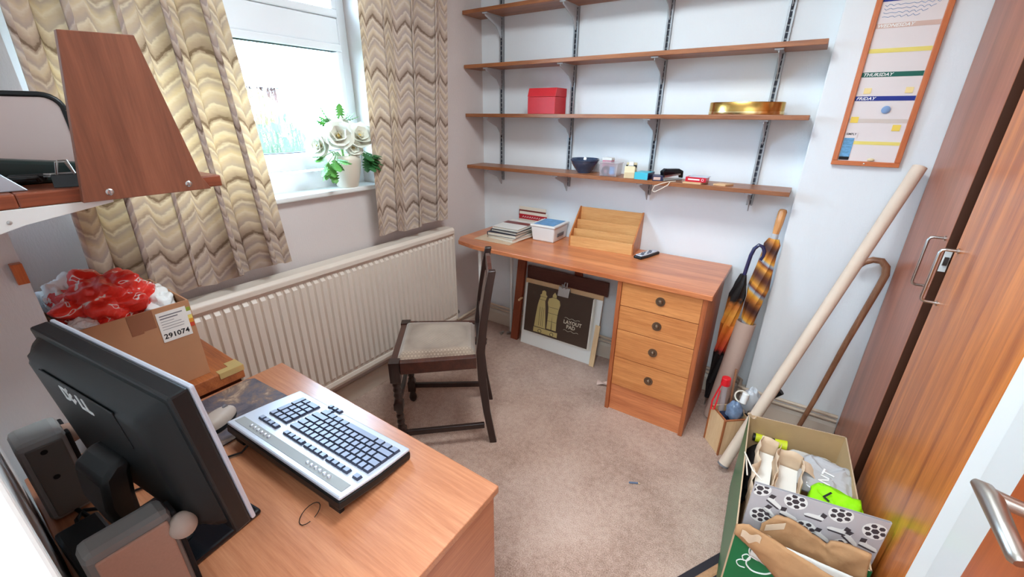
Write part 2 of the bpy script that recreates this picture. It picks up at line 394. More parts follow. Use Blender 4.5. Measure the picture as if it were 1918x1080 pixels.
def make_curtain_mat():
    m, nt, b = nodes('curtain_fabric')
    uv = N(nt, 'ShaderNodeUVMap'); uv.uv_map = 'UVMap'
    sp = N(nt, 'ShaderNodeSeparateXYZ'); nt.links.new(uv.outputs[0], sp.inputs[0])
    nz = N(nt, 'ShaderNodeTexNoise'); inp(nz, {'Scale': 14.0, 'Detail': 4.0}); nt.links.new(uv.outputs[0], nz.inputs['Vector'])
    jag = N(nt, 'ShaderNodeTexNoise'); inp(jag, {'Scale': 120.0, 'Detail': 1.0}); nt.links.new(uv.outputs[0], jag.inputs['Vector'])
    tri = mathn(nt, 'PINGPONG', mathn(nt, 'ADD', sp.outputs[0], mathn(nt, 'MULTIPLY', mathn(nt, 'SUBTRACT', nz.outputs[0], 0.5), 0.02)), 0.040)
    v = mathn(nt, 'ADD', sp.outputs[1], mathn(nt, 'MULTIPLY', tri, 1.15))
    v = mathn(nt, 'ADD', v, mathn(nt, 'MULTIPLY', mathn(nt, 'SUBTRACT', jag.outputs[0], 0.5), 0.012))
    w_ = mathn(nt, 'FRACT', mathn(nt, 'DIVIDE', v, 0.205))
    cream, beige, mauve, taupe, dark, light = lin((206, 186, 164)), lin((196, 176, 160)), lin((178, 162, 156)), lin((168, 148, 136)), lin((128, 108, 94)), lin((214, 200, 186))
    c = ramp(nt, w_, [(0.0, dark), (0.035, dark), (0.06, taupe), (0.16, beige), (0.22, light), (0.25, mauve), (0.36, beige), (0.42, light), (0.46, cream), (0.56, mauve), (0.60, light), (0.64, taupe), (0.72, cream), (0.78, light), (0.82, mauve), (0.90, beige), (0.95, light), (0.985, taupe)])
    mx = N(nt, 'ShaderNodeMix', data_type='RGBA', blend_type='MULTIPLY'); mx.inputs[0].default_value = 0.35
    nt.links.new(c, mx.inputs[6]); nt.links.new(ramp(nt, nz.outputs[0], [(0.3, (0.75, 0.73, 0.72, 1)), (0.7, (1, 1, 1, 1))]), mx.inputs[7])
    col = mx.outputs[2]
    nt.links.new(col, b.inputs['Base Color']); inp(b, {'Roughness': 0.9, 'Specular IOR Level': 0.1})
    tr = N(nt, 'ShaderNodeBsdfTranslucent')
    wm = N(nt, 'ShaderNodeMix', data_type='RGBA', blend_type='MULTIPLY'); wm.inputs[0].default_value = 1.0; wm.inputs[7].default_value = (1.0, 0.74, 0.40, 1)
    nt.links.new(col, wm.inputs[6]); nt.links.new(wm.outputs[2], tr.inputs[0])
    ms = N(nt, 'ShaderNodeMixShader'); ms.inputs[0].default_value = 0.20
    nt.links.new(b.outputs[0], ms.inputs[1]); nt.links.new(tr.outputs[0], ms.inputs[2])
    nt.links.new(ms.outputs[0], nt.nodes['Material Output'].inputs[0])
    M['curtain_fabric'] = m
make_curtain_mat()

def make_rain_glass():
    m, nt, b = nodes('rain_glass')
    nt.nodes.remove(b)
    tc = N(nt, 'ShaderNodeTexCoord'); mp = N(nt, 'ShaderNodeMapping'); mp.inputs['Scale'].default_value = (1, 1, 0.16)
    nt.links.new(tc.outputs['Object'], mp.inputs[0])
    n1 = N(nt, 'ShaderNodeTexNoise'); inp(n1, {'Scale': 95.0, 'Detail': 4.0, 'Roughness': 0.65}); nt.links.new(mp.outputs[0], n1.inputs['Vector'])
    tp = N(nt, 'ShaderNodeBsdfTransparent'); tp.inputs[0].default_value = (0.96, 0.98, 1, 1)
    rf = N(nt, 'ShaderNodeBsdfRefraction'); inp(rf, {'IOR': 1.2, 'Roughness': 0.12})
    bp = N(nt, 'ShaderNodeBump'); inp(bp, {'Strength': 0.9, 'Distance': 0.01}); nt.links.new(n1.outputs[0], bp.inputs['Height']); nt.links.new(bp.outputs[0], rf.inputs['Normal'])
    gl = N(nt, 'ShaderNodeBsdfGlossy'); inp(gl, {'Roughness': 0.03})
    ms = N(nt, 'ShaderNodeMixShader'); nt.links.new(ramp(nt, n1.outputs[0], [(0.50, (0, 0, 0, 1)), (0.60, (0.75, 0.75, 0.75, 1))]), ms.inputs[0])
    nt.links.new(tp.outputs[0], ms.inputs[1]); nt.links.new(rf.outputs[0], ms.inputs[2])
    m2 = N(nt, 'ShaderNodeMixShader'); m2.inputs[0].default_value = 0.04
    nt.links.new(ms.outputs[0], m2.inputs[1]); nt.links.new(gl.outputs[0], m2.inputs[2])
    nt.links.new(m2.outputs[0], nt.nodes['Material Output'].inputs[0])
    M['rain_glass'] = m
make_rain_glass()

def make_bag_red():
    m, nt, b = nodes('bag_red')
    tc = N(nt, 'ShaderNodeTexCoord')
    n1 = N(nt, 'ShaderNodeTexNoise'); inp(n1, {'Scale': 16.0, 'Detail': 1.0, 'Distortion': 2.2}); nt.links.new(tc.outputs['Object'], n1.inputs['Vector'])
    n2 = N(nt, 'ShaderNodeTexNoise'); inp(n2, {'Scale': 35.0, 'Detail': 3.0}); nt.links.new(tc.outputs['Object'], n2.inputs['Vector'])
    nt.links.new(ramp(nt, n1.outputs[0], [(0.0, lin((206, 26, 24))), (0.60, lin((232, 54, 40))), (0.64, lin((240, 90, 76))), (0.66, lin((240, 226, 222))), (0.69, lin((240, 226, 222))), (0.71, lin((226, 52, 40)))]), b.inputs['Base Color'])
    bp = N(nt, 'ShaderNodeBump'); inp(bp, {'Strength': 0.6, 'Distance': 0.01}); nt.links.new(n2.outputs[0], bp.inputs['Height']); nt.links.new(bp.outputs[0], b.inputs['Normal'])
    inp(b, {'Roughness': 0.28, 'Transmission Weight': 0.0}); M['bag_red'] = m
make_bag_red()
plain('bag_white', (232, 232, 230), 0.25, bump=0.5, bscale=30)

def make_mousemat():
    m, nt, b = nodes('mousemat_print')
    tc = N(nt, 'ShaderNodeTexCoord')
    n1 = N(nt, 'ShaderNodeTexNoise'); inp(n1, {'Scale': 14.0, 'Detail': 8.0, 'Roughness': 0.7, 'Distortion': 0.5}); nt.links.new(tc.outputs['Object'], n1.inputs['Vector'])
    nt.links.new(ramp(nt, n1.outputs[0], [(0.3, lin((52, 48, 58))), (0.46, lin((92, 84, 92))), (0.55, lin((120, 96, 84))), (0.63, lin((176, 148, 124))), (0.75, lin((86, 84, 100)))]), b.inputs['Base Color'])
    inp(b, {'Roughness': 0.6}); M['mousemat_print'] = m
make_mousemat()
def make_umbrella_fabric():
    m, nt, b = nodes('umbrella_stripes')
    tc = N(nt, 'ShaderNodeTexCoord'); mp = N(nt, 'ShaderNodeMapping'); mp.inputs['Rotation'].default_value = (0.5, 0.3, 0)
    nt.links.new(tc.outputs['Object'], mp.inputs[0])
    wv = N(nt, 'ShaderNodeTexWave', bands_direction='Z'); inp(wv, {'Scale': 1.3, 'Distortion': 3.5, 'Detail': 1.0}); nt.links.new(mp.outputs[0], wv.inputs['Vector'])
    nt.links.new(ramp(nt, wv.outputs[0], [(0.0, lin((70, 36, 30))), (0.18, lin((196, 120, 40))), (0.36, lin((230, 170, 60))), (0.5, lin((150, 168, 184))), (0.62, lin((120, 56, 36))), (0.8, lin((222, 150, 50))), (1.0, lin((90, 46, 36)))]), b.inputs['Base Color'])
    inp(b, {'Roughness': 0.6}); M['umbrella_stripes'] = m
    m, nt, b = nodes('umbrella_flame')
    tc = N(nt, 'ShaderNodeTexCoord')
    sp = N(nt, 'ShaderNodeSeparateXYZ'); nt.links.new(tc.outputs['Object'], sp.inputs[0])
    nz = N(nt, 'ShaderNodeTexNoise'); inp(nz, {'Scale': 30.0, 'Detail': 2.0}); nt.links.new(tc.outputs['Object'], nz.inputs['Vector'])
    f = mathn(nt, 'ADD', sp.outputs[2], mathn(nt, 'MULTIPLY', mathn(nt, 'SUBTRACT', nz.outputs[0], 0.5), 0.09))
    nt.links.new(ramp(nt, f, [(0.33, lin((18, 16, 18))), (0.36, lin((190, 50, 34))), (0.46, lin((222, 110, 40))), (0.56, lin((226, 158, 60))), (0.60, lin((200, 120, 50))), (0.64, lin((18, 16, 18)))]), b.inputs['Base Color'])
    inp(b, {'Roughness': 0.6}); M['umbrella_flame'] = m
make_umbrella_fabric()

# ------------------------------------------------------------------ room shell
def struct(name, mb, mat, bevel=0.0, label=None):
    return obj(name, mb, mat, None, bevel, label=label, kind='structure')
DX0, DX1 = 1.36, 2.18     # doorway in the front wall
YF = -2.345               # front wall plane
struct('floor', MB().box((-0.05, -3.7, -0.08), (2.9, 0.05, 0)), 'carpet', label='beige twist pile carpet over the whole floor')
struct('wall_back', MB().box((-0.25, 0, 0), (2.9, 0.12, 2.4)), 'wallpaper', label='off-white textured wallpapered wall behind the shelves')
struct('wall_breast', MB().box((1.78, -0.1, 0), (2.9, 0, 2.4)), 'wallpaper', 0.004, label='off-white shallow wall projection carrying the framed planner')
WY0, WY1, WZ0, WZ1 = -2.02, -0.885, 1.11, 2.12
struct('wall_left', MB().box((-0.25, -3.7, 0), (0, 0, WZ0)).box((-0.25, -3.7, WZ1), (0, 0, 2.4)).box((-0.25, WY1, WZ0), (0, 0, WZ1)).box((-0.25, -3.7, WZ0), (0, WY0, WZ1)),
       'wallpaper_shaded', label='off-white wall with the window and radiator')
struct('wall_front', MB().box((0, YF - 0.1, 0), (DX0, YF, 2.4)).box((DX0, YF - 0.1, 2.06), (2.9, YF, 2.4)).box((DX1 + 0.06, YF - 0.1, 0), (2.9, YF, 2.06)).box((0, YF, 0), (0.43, -2.196, 2.4)),
       'wallpaper', label='pale wall beside the doorway behind the computer desk')
struct('wall_right', MB().box((2.76, -3.7, 0), (2.9, -0.1, 2.4)), 'wallpaper')
struct('wall_hall', MB().box((-0.05, -3.8, 0), (2.9, -3.7, 2.4)), 'wallpaper')
struct('ceiling', MB().box((-0.25, -3.8, 2.4), (2.9, 0.12, 2.5)), 'ceiling_white')
struct('trim_1', MB().box((DX0 + 0.0005, YF - 0.11, 0), (DX0 + 0.03, YF + 0.014, 2.059)), 'gloss_white', 0.003, label='white painted door casing at the left edge')
# white painted post between wardrobe and door
struct('trim_2', MB().add([(2.178, -1.30, 0), (2.192, -1.352, 0), (2.182, -1.356, 0), (2.182, -1.66, 0), (2.3, -1.66, 0), (2.3, -1.30, 0),
                           (2.178, -1.30, 2.4), (2.192, -1.352, 2.4), (2.182, -1.356, 2.4), (2.182, -1.66, 2.4), (2.3, -1.66, 2.4), (2.3, -1.30, 2.4)],
                          [(0, 1, 7, 6), (1, 2, 8, 7), (2, 3, 9, 8), (3, 4, 10, 9), (4, 5, 11, 10), (5, 0, 6, 11), (0, 5, 4, 3, 2, 1), (6, 7, 8, 9, 10, 11)]), 'gloss_white', label='white painted upright trim between wardrobe and open door')
struct('baseboard_left', MB().prism([(0, 0), (0.016, 0), (0.016, 0.085), (0.006, 0.1), (0, 0.1)], 'y', -2.19, 0), 'skirting')
struct('baseboard_back', MB().prism([(-0.016, 0), (0, 0), (0, 0.1), (-0.006, 0.1), (-0.016, 0.085)], 'x', 0.016, 1.78), 'skirting')
struct('baseboard_right', MB().prism([(-0.116, 0), (-0.1, 0), (-0.1, 0.1), (-0.106, 0.1), (-0.116, 0.085)], 'x', 1.764, 2.178), 'skirting')

# window: white frame, heavy transom, two panes, sill
win = thing('window_1', None, None, (-0.1, -1.45, 1.12), kind='structure')
win['label'] = 'white double-glazed window streaked with rain'
fx0, fx1 = -0.17, -0.10
obj('frame', MB().box((fx0, WY0, 1.12), (fx1, WY1, 1.205)).box((fx0, WY0, 2.05), (fx1, WY1, WZ1)).box((fx0, WY1 - 0.045, 1.205), (fx1, WY1, 2.05)).box((fx0, WY0, 1.205), (fx1, WY0 + 0.045, 2.05)), 'upvc', win, 0.004)
obj('transom', MB().box((fx0, WY0 + 0.045, 1.745), (fx1, WY1 - 0.045, 1.85)), 'upvc', win, 0.006)
def bead(z0, z1, name):
    a, b2 = WY0 + 0.045, WY1 - 0.045
    t = 0.03
    mb = MB()
    mb.box((fx0 + .02, a, z0), (fx1 + .012, b2, z0 + .075 if name == 'sash' else z0 + t)).box((fx0 + .02, a, z1 - t), (fx1 + .012, b2, z1)).box((fx0 + .02, b2 - t, z0 + t), (fx1 + .012, b2, z1 - t)).box((fx0 + .02, a, z0 + t), (fx1 + .012, a + t, z1 - t))
    s = obj(name, mb, 'upvc', win, 0.005)
    return s
s1 = bead(1.215, 1.745, 'sash'); s2 = bead(1.85, 2.05, 'top_sash')
g1 = obj('pane', MB().box((-0.138, WY0 + 0.06, 1.28), (-0.132, WY1 - 0.06, 1.73)), 'rain_glass', s1)
g2 = obj('pane', MB().box((-0.138, WY0 + 0.06, 1.87), (-0.132, WY1 - 0.06, 2.03)), 'rain_glass', s2)
obj('gasket', MB().box((-0.13, WY0 + 0.07, 1.7135), (-0.094, WY1 - 0.07, 1.7165)).box((-0.13, WY0 + 0.07, 1.2895), (-0.094, WY1 - 0.07, 1.2925)), 'dark_gap_black', s1)
obj('sill', MB().box((-0.10, WY0 + 0.004, 1.105), (0.03, WY1 - 0.003, 1.128)), 'gloss_white', win, 0.006)

# room door, folded back to the right of the camera
door = thing('door_1', None, None, (2.16, -2.31, 0), kind='structure'); door['label'] = 'brown veneered room door standing open at the right edge'
leaf = obj('leaf', MB().box((2.14, -2.31, 0.006), (2.176, -1.545, 2.0)), 'door_veneer', door, 0.002)
h = obj('handle', MB().cyl((2.142, -1.635, 0.995), (2.132, -1.635, 0.995), 0.026, n=24)
        .tube([(2.135, -1.635, 0.995), (2.105, -1.633, 0.998), (2.088, -1.63, 0.999)], [0.0095, 0.0095, 0.0105], 14)
        .tube([(2.076, -1.612, 1.0), (2.083, -1.622, 1.0), (2.087, -1.64, 0.999), (2.090, -1.68, 0.994), (2.093, -1.722, 0.990), (2.094, -1.728, .989)], [0.005, 0.0105, 0.0125, 0.011, 0.010, 0.006], 14), 'satin_steel', door, smooth=True, angle=0.9)
h['label'] = 'satin steel lever handle'

# outside, seen blurred through the rain
struct('ground', MB().box((-60, -45, -0.6), (-0.3, 45, -0.5)), 'grass', label='lawn beyond the window')
def shrub(x, y, r, hgt, mat, label):
    t = thing('garden_shrub', label, 'shrub', (x, y, -0.5), group='shrubs outside the window')
    mb = MB()
    def fn(u, v):
        a = 2 * PI * u; ph = PI * (v * 0.98 + 0.01)
        d = Vector((math.cos(a) * math.sin(ph), math.sin(a) * math.sin(ph), -math.cos(ph)))
        k = 1 + 0.28 * noise.noise(d * 3.1 + Vector((x, y, 0))) + 0.12 * noise.noise(d * 9 + Vector((y, x, 0)))
        return (x + d.x * r * k, y + d.y * r * k, -0.5 + hgt * (0.55 + 0.5 * d.z * k))
    obj('crown', mb.grid(fn, 28, 18), mat, t, smooth=True)
    obj('trunk', MB().cyl((x, y, -0.52), (x, y, hgt * 0.3), 0.06, n=8), 'stick_wood', t)
for i, (x, y, r, hh, mt, lb) in enumerate([(-3.9, 0.75, 0.62, 1.75, 'hedge_green', 'rounded green shrub outside, rightmost through the window'), (-6.2, -0.2, 0.85, 1.9, 'hedge_russet', 'russet shrub outside behind the flower vase'),
        (-4.2, -1.1, 0.62, 1.8, 'hedge_gold', 'yellowish shrub outside at the middle of the window'), (-7.6, 2.1, 1.0, 2.2, 'hedge_gold', 'tall golden shrub outside close to the right window frame'), (-5.2, -3.2, 0.9, 2.0, 'hedge_green', 'green shrub outside behind the left curtain')]):
    shrub(x, y, r, hh, mt, lb)
def house(x, y, wd, dp, hh, label):
    t = thing('brick_house', label, 'house', (x, y, -0.5))
    obj('wall', MB().box((x - dp / 2, y - wd / 2, -0.55), (x + dp / 2, y + wd / 2, hh)), 'brick_house', t)
    obj('roof', MB().prism([(x - dp / 2 - .3, hh), (x + dp / 2 + .3, hh), (x, hh + 1.7)], 'y', y - wd / 2 - .3, y + wd / 2 + .3), 'roof_tile', t)
    obj('chimney', MB().box((x - .4, y + wd * .2, hh + .9), (x + .4, y + wd * .2 + .8, hh + 2.3)), 'brick_house', t)
    for k in range(3):
        f_ = obj('window_frame', MB().box((x + dp / 2, y - wd * .38 + k * wd * .28, hh - 1.8), (x + dp / 2 + .06, y - wd * .38 + k * wd * .28 + 1.3, hh - .6)), 'upvc', t)
        obj('pane', MB().box((x + dp / 2 + .05, y - wd * .38 + k * wd * .28 + .1, hh - 1.7), (x + dp / 2 + .08, y - wd * .38 + k * wd * .28 + 1.2, hh - .7)), 'far_glass', f_)
house(-24, 6.0, 8, 7, 2.6, 'brick house with tiled roof seen faintly at the right of the window')
house(-26, -5.5, 8, 7, 2.4, 'brick house with tiled roof seen faintly at the left of the window')

# ------------------------------------------------------------------ radiator and pipes
rad = thing('radiator', 'long cream panel radiator with vertical flutes under the window', 'radiator', (0.08, -1.2, 0.2))
def rad_panel():
    y0, y1, z0, z1 = -2.08, -0.462, 0.235, 0.79
    n = 49; prof = []
    st = (y1 - y0) / n
    for i in range(n):
        y = y0 + i * st
        prof += [(y, 0.108), (y + st * 0.16, 0.108), (y + st * 0.3, 0.121), (y + st * 0.86, 0.121)]
    prof.append((y1, 0.108))
    zs = [z0, z0 + 0.015, z0 + 0.03, z1 - 0.03, z1 - 0.015, z1]
    dep = [0.0, 0.0, 1.0, 1.0, 0.0, 0.0]
    vs = []
    for z, d in zip(zs, dep):
        for y, x in prof: vs.append((0.108 + (x - 0.108) * d, y, z))
    m = len(prof)
    fs = [(j * m + i, j * m + i + 1, (j + 1) * m + i + 1, (j + 1) * m + i) for j in range(len(zs) - 1) for i in range(m - 1)]
    return MB().add(vs, fs).box((0.045, y0, z0 - 0.02), (0.107, y1, z1))
obj('panel', rad_panel(), 'radiator_paint', rad, smooth=True, angle=0.5)
obj('top_grille', MB().prism([(0.03, 0.79), (0.124, 0.79), (0.124, 0.812), (0.112, 0.826), (0.042, 0.826), (0.03, 0.812)], 'y', -2.085, -0.457), 'radiator_paint', rad, 0.003)
obj('bottom_rail', MB().prism([(0.05, 0.2), (0.11, 0.2), (0.116, 0.218), (0.112, 0.237), (0.05, 0.237)], 'y', -2.08, -0.462), 'radiator_paint', rad, 0.003)
obj('side_panel', MB().box((0.03, -0.462, 0.215), (0.118, -0.452, 0.812)), 'radiator_paint', rad, 0.003)
for y in (-0.75, -1.75):
    obj('wall_bracket', MB().box((0.0, y - 0.02, 0.3), (0.046, y + 0.02, 0.72)), 'radiator_paint', rad)
v = obj('valve', MB().cyl((0.075, -0.43, 0.0), (0.075, -0.43, 0.235), 0.0075, n=10).cyl((0.075, -0.455, 0.235), (0.075, -0.40, 0.235), 0.012, n=12).cyl((0.075, -0.43, 0.215), (0.075, -0.43, 0.25), 0.014, n=12).cyl((0.078, -0.43, 0.25), (0.078, -0.43, 0.29), 0.017, .014, n=12), 'steel', rad, smooth=True)
for i, z in enumerate((0.128, 0.152)):
    obj('heating_pipe', MB().tube([(0.02 + 0.02 * i, -0.40 + 0.02 * i, 0.13 + 0.024 * i), (0.02, -0.05, z), (0.04, -0.028, z), (1.73, -0.028, z), (1.752, -0.05, z), (1.752, -0.115, z), (1.77, -0.128, z), (2.170, -0.128, z)], 0.0085, 8), 'pipe_paint', None, smooth=True,
        label=('lower' if i == 0 else 'upper') + ' cream painted heating pipe along the skirting', cat='pipe', group='heating pipes above the skirting')

# ------------------------------------------------------------------ curtains
def curtain(label, ybl, ybr, ytl, ytr, zb, folds, ph, amp):
    nu, nv = 200, 40
    zt = 2.28
    t = thing('curtain', label, 'curtain', (0.1, (ybl + ybr) / 2, zb), group='zigzag curtains')
    mb = MB()
    def pt(u, v):
        e = 1 - v
        yl = ytl + (ybl - ytl) * e; yr = ytr + (ybr - ytr) * e
        uu = u + 0.018 * math.sin(2 * PI * (u * folds * 0.43 + ph * 1.7))
        a = amp * (0.75 + 0.25 * e) * (0.72 + 0.4 * math.sin(2 * PI * (u * folds * 0.31 + ph)))
        s_ = math.sin(2 * PI * (uu * folds + ph))
        x = 0.104 + a * s_ * (1 - 0.25 * abs(s_)) + 0.006 * noise.noise(Vector((u * 9, v * 3, ph)))
        y = yl + (yr - yl) * uu + (0.018 + 0.2 * a) * math.sin(4 * PI * (uu * folds + ph)) * 0.55 + 0.012 * math.cos(2 * PI * (uu * folds + ph))
        z = zb + (zt - zb) * v + (0.012 * s_ + 0.006 * math.sin(9 * u + ph)) * e ** 6
        return (max(x, 0.045), y, z)
    mb.grid(pt, nu, nv)
    o = obj('fabric', mb, 'curtain_fabric', t, smooth=True, angle=3.0)
    uvl = o.data.uv_layers.new(name='UVMap')
    W_ = abs(ytr - ytl) * 1.75
    per = {}
    for j in range(nv + 1):
        for i in range(nu + 1): per[j * (nu + 1) + i] = (i / nu * W_ + 0.3, zb + (zt - zb) * j / nv)
    for lp in o.data.loops: uvl.data[lp.index].uv = per[lp.vertex_index]
    hm = MB(); hm.grid(lambda u, v: (lambda p: (p[0] - 0.003, p[1], p[2]))(pt(u, v * 0.035)), nu, 1)
    ho = obj('hem', hm, 'curtain_fabric', t, smooth=True, angle=3.0)
    uvl = ho.data.uv_layers.new(name='UVMap')
    for lp in ho.data.loops:
        i = lp.vertex_index % (nu + 1); j = lp.vertex_index // (nu + 1)
        uvl.data[lp.index].uv = (i / nu * W_ + 0.3, zb + j * 0.05)
    return t
curtain('backlit zigzag patterned curtain at the left of the window', -2.06, -1.455, -2.0, -1.54, 0.882, 4.7, 0.15, 0.055)
curtain('zigzag patterned curtain at the right of the window', -0.975, -0.505, -0.945, -0.40, 0.885, 3.4, 0.55, 0.055)
obj('curtain_rail', MB().box((0.085, -2.14, 2.285), (0.115, -0.2, 2.31)), 'gloss_white', None, 0.002, label='white curtain rail high above the window', cat='rail')

# ------------------------------------------------------------------ shelving on the back wall
SH = [('top', 1.992), ('second', 1.722), ('third', 1.46), ('lowest', 1.16)]
for nm, z in SH:
    obj('wall_shelf', MB().box((0.006, -0.182, z - 0.019), (1.76, -0.014, z)), 'teak_shelf', None, 0.0015, label={'top': 'topmost teak wall shelf, cut by the upper edge of the photo', 'second': 'empty teak wall shelf, second from the top', 'third': 'teak wall shelf carrying the red box and gold tin', 'lowest': 'lowest teak wall shelf with bowl and stationery'}[nm], cat='shelf', group='teak wall shelves')
def bracket_mesh():
    # tapered pressed steel arm, local: wall at y=0, arm to -y, top at z=0
    mb = MB()
    mb.prism([(0.0, -0.105), (0.0, -0.003), (-0.155, -0.003), (-0.155, -0.016), (-0.05, -0.055), (-0.008, -0.105)], 'x', -0.0015, 0.0015)
    mb.box((-0.011, -0.155, -0.003), (0.011, 0.0, 0.0))
    mb.box((-0.016, -0.16, -0.006), (0.016, -0.146, -0.0005))
    return mb.mesh('bracket')
BR = bracket_mesh()
for i, (x, lb) in enumerate([(0.155, 'nearest the window'), (0.635, 'just right of the red box'), (1.117, 'in the middle of the shelves behind the stapler'), (1.605, 'nearest the chimney breast behind the gold tin')]):
    t = thing('shelf_upright', 'grey slotted metal shelf upright ' + lb, 'upright', (x, 0, 1.07), group='slotted shelf uprights')
    obj('channel', MB().box((x - 0.013, -0.004, 1.062), (x + 0.013, 0.0, 2.2)).box((x - 0.013, -0.014, 1.062), (x - 0.0105, 0, 2.2)).box((x + 0.0105, -0.014, 1.062), (x + 0.013, 0, 2.2)).box((x - 0.013, -0.0145, 1.062), (x - 0.0055, -0.012, 2.2)).box((x + 0.0055, -0.0145, 1.062), (x + 0.013, -0.012, 2.2)), 'upright_grey', t)
    sl = MB()
    for k in range(44): sl.box((x - 0.0055, -0.0125, 1.068 + k * 0.0255), (x + 0.0055, -0.0115, 1.086 + k * 0.0255))
    o = obj('slots', sl, 'slot_dark', t); o['kind'] = 'stuff'
    for _, z in SH: share('bracket', BR, 'bracket_grey', t, (0, -0.012, z - 0.0195 - 1.07))

# ------------------------------------------------------------------ desk with drawers on the back wall
DZ = 0.757
desk = thing('desk', 'teak pedestal desk with four drawers under the wall shelves', 'desk', (1.37, -0.25, 0))
obj('tabletop', MB().prism([(0.16, -0.47), (0.30, -0.503), (1.59, -0.503), (1.59, -0.012), (0.115, -0.012), (0.115, -0.40)], 'z', DZ - 0.024, DZ), 'teak_desk_top', desk, 0.003)
X0, X1 = 1.172, 1.574
obj('side_panel', MB().box((X0, -0.49, 0), (X0 + 0.02, -0.046, DZ - 0.0245)), 'teak_panel', desk, 0.0015)
obj('side_panel', MB().box((X1 - 0.02, -0.49, 0), (X1, -0.046, DZ - 0.0245)), 'teak_panel', desk, 0.0015)
obj('back_panel', MB().box((X0 + 0.02, -0.055, 0.02), (X1 - 0.02, -0.047, DZ - 0.0245)), 'teak_panel', desk)
obj('plinth', MB().box((X0 + 0.0205, -0.478, 0), (X1 - 0.0205, -0.46, 0.155)), 'teak_desk_top', desk, 0.001)
zs = [0.158, 0.324, 0.479, 0.607, 0.7305]
for i in range(4):
    z0, z1 = zs[i], zs[i + 1]
    d = obj('drawer', MB().box((X0 + 0.0215, -0.484, z0 + 0.0015), (X1 - 0.0215, -0.462, z1 - 0.002)).box((X0 + 0.03, -0.462, z0 + 0.02), (X1 - 0.03, -0.06, z1 - 0.03)), 'teak_drawer', desk, 0.001)
    zc = (z0 + z1) / 2 + 0.003; xc = 1.378
    kb_ = MB().lathe([(0.004, 0.012), (0.009, 0.0115), (0.0115, 0.008), (0.012, 0.004), (0.0215, 0.0045), (0.0215, 0.0), (0.001, 0)][::-1], (0, 0, 0), 20)
    kb_.xf(Matrix.Translation((xc, -0.484, zc)) @ Matrix.Rotation(PI / 2, 4, 'X'))
    o = obj('knob', kb_, 'aged_brass', d, smooth=True); o['label'] = 'round aged brass drawer knob'
    obj('knob_cap', MB().ball((xc, -0.4955, zc), (0.008, 0.003, 0.008), 12, 6), 'aged_brass', d, smooth=True)
for (x, y) in ((0.30, -0.44), (0.27, -0.06)):
    o = obj('leg', MB().cyl((x, y, 0), (x, y, DZ - 0.0245), 0.011, n=14), 'gloss_white', desk, smooth=True); o['label'] = 'white tubular leg'

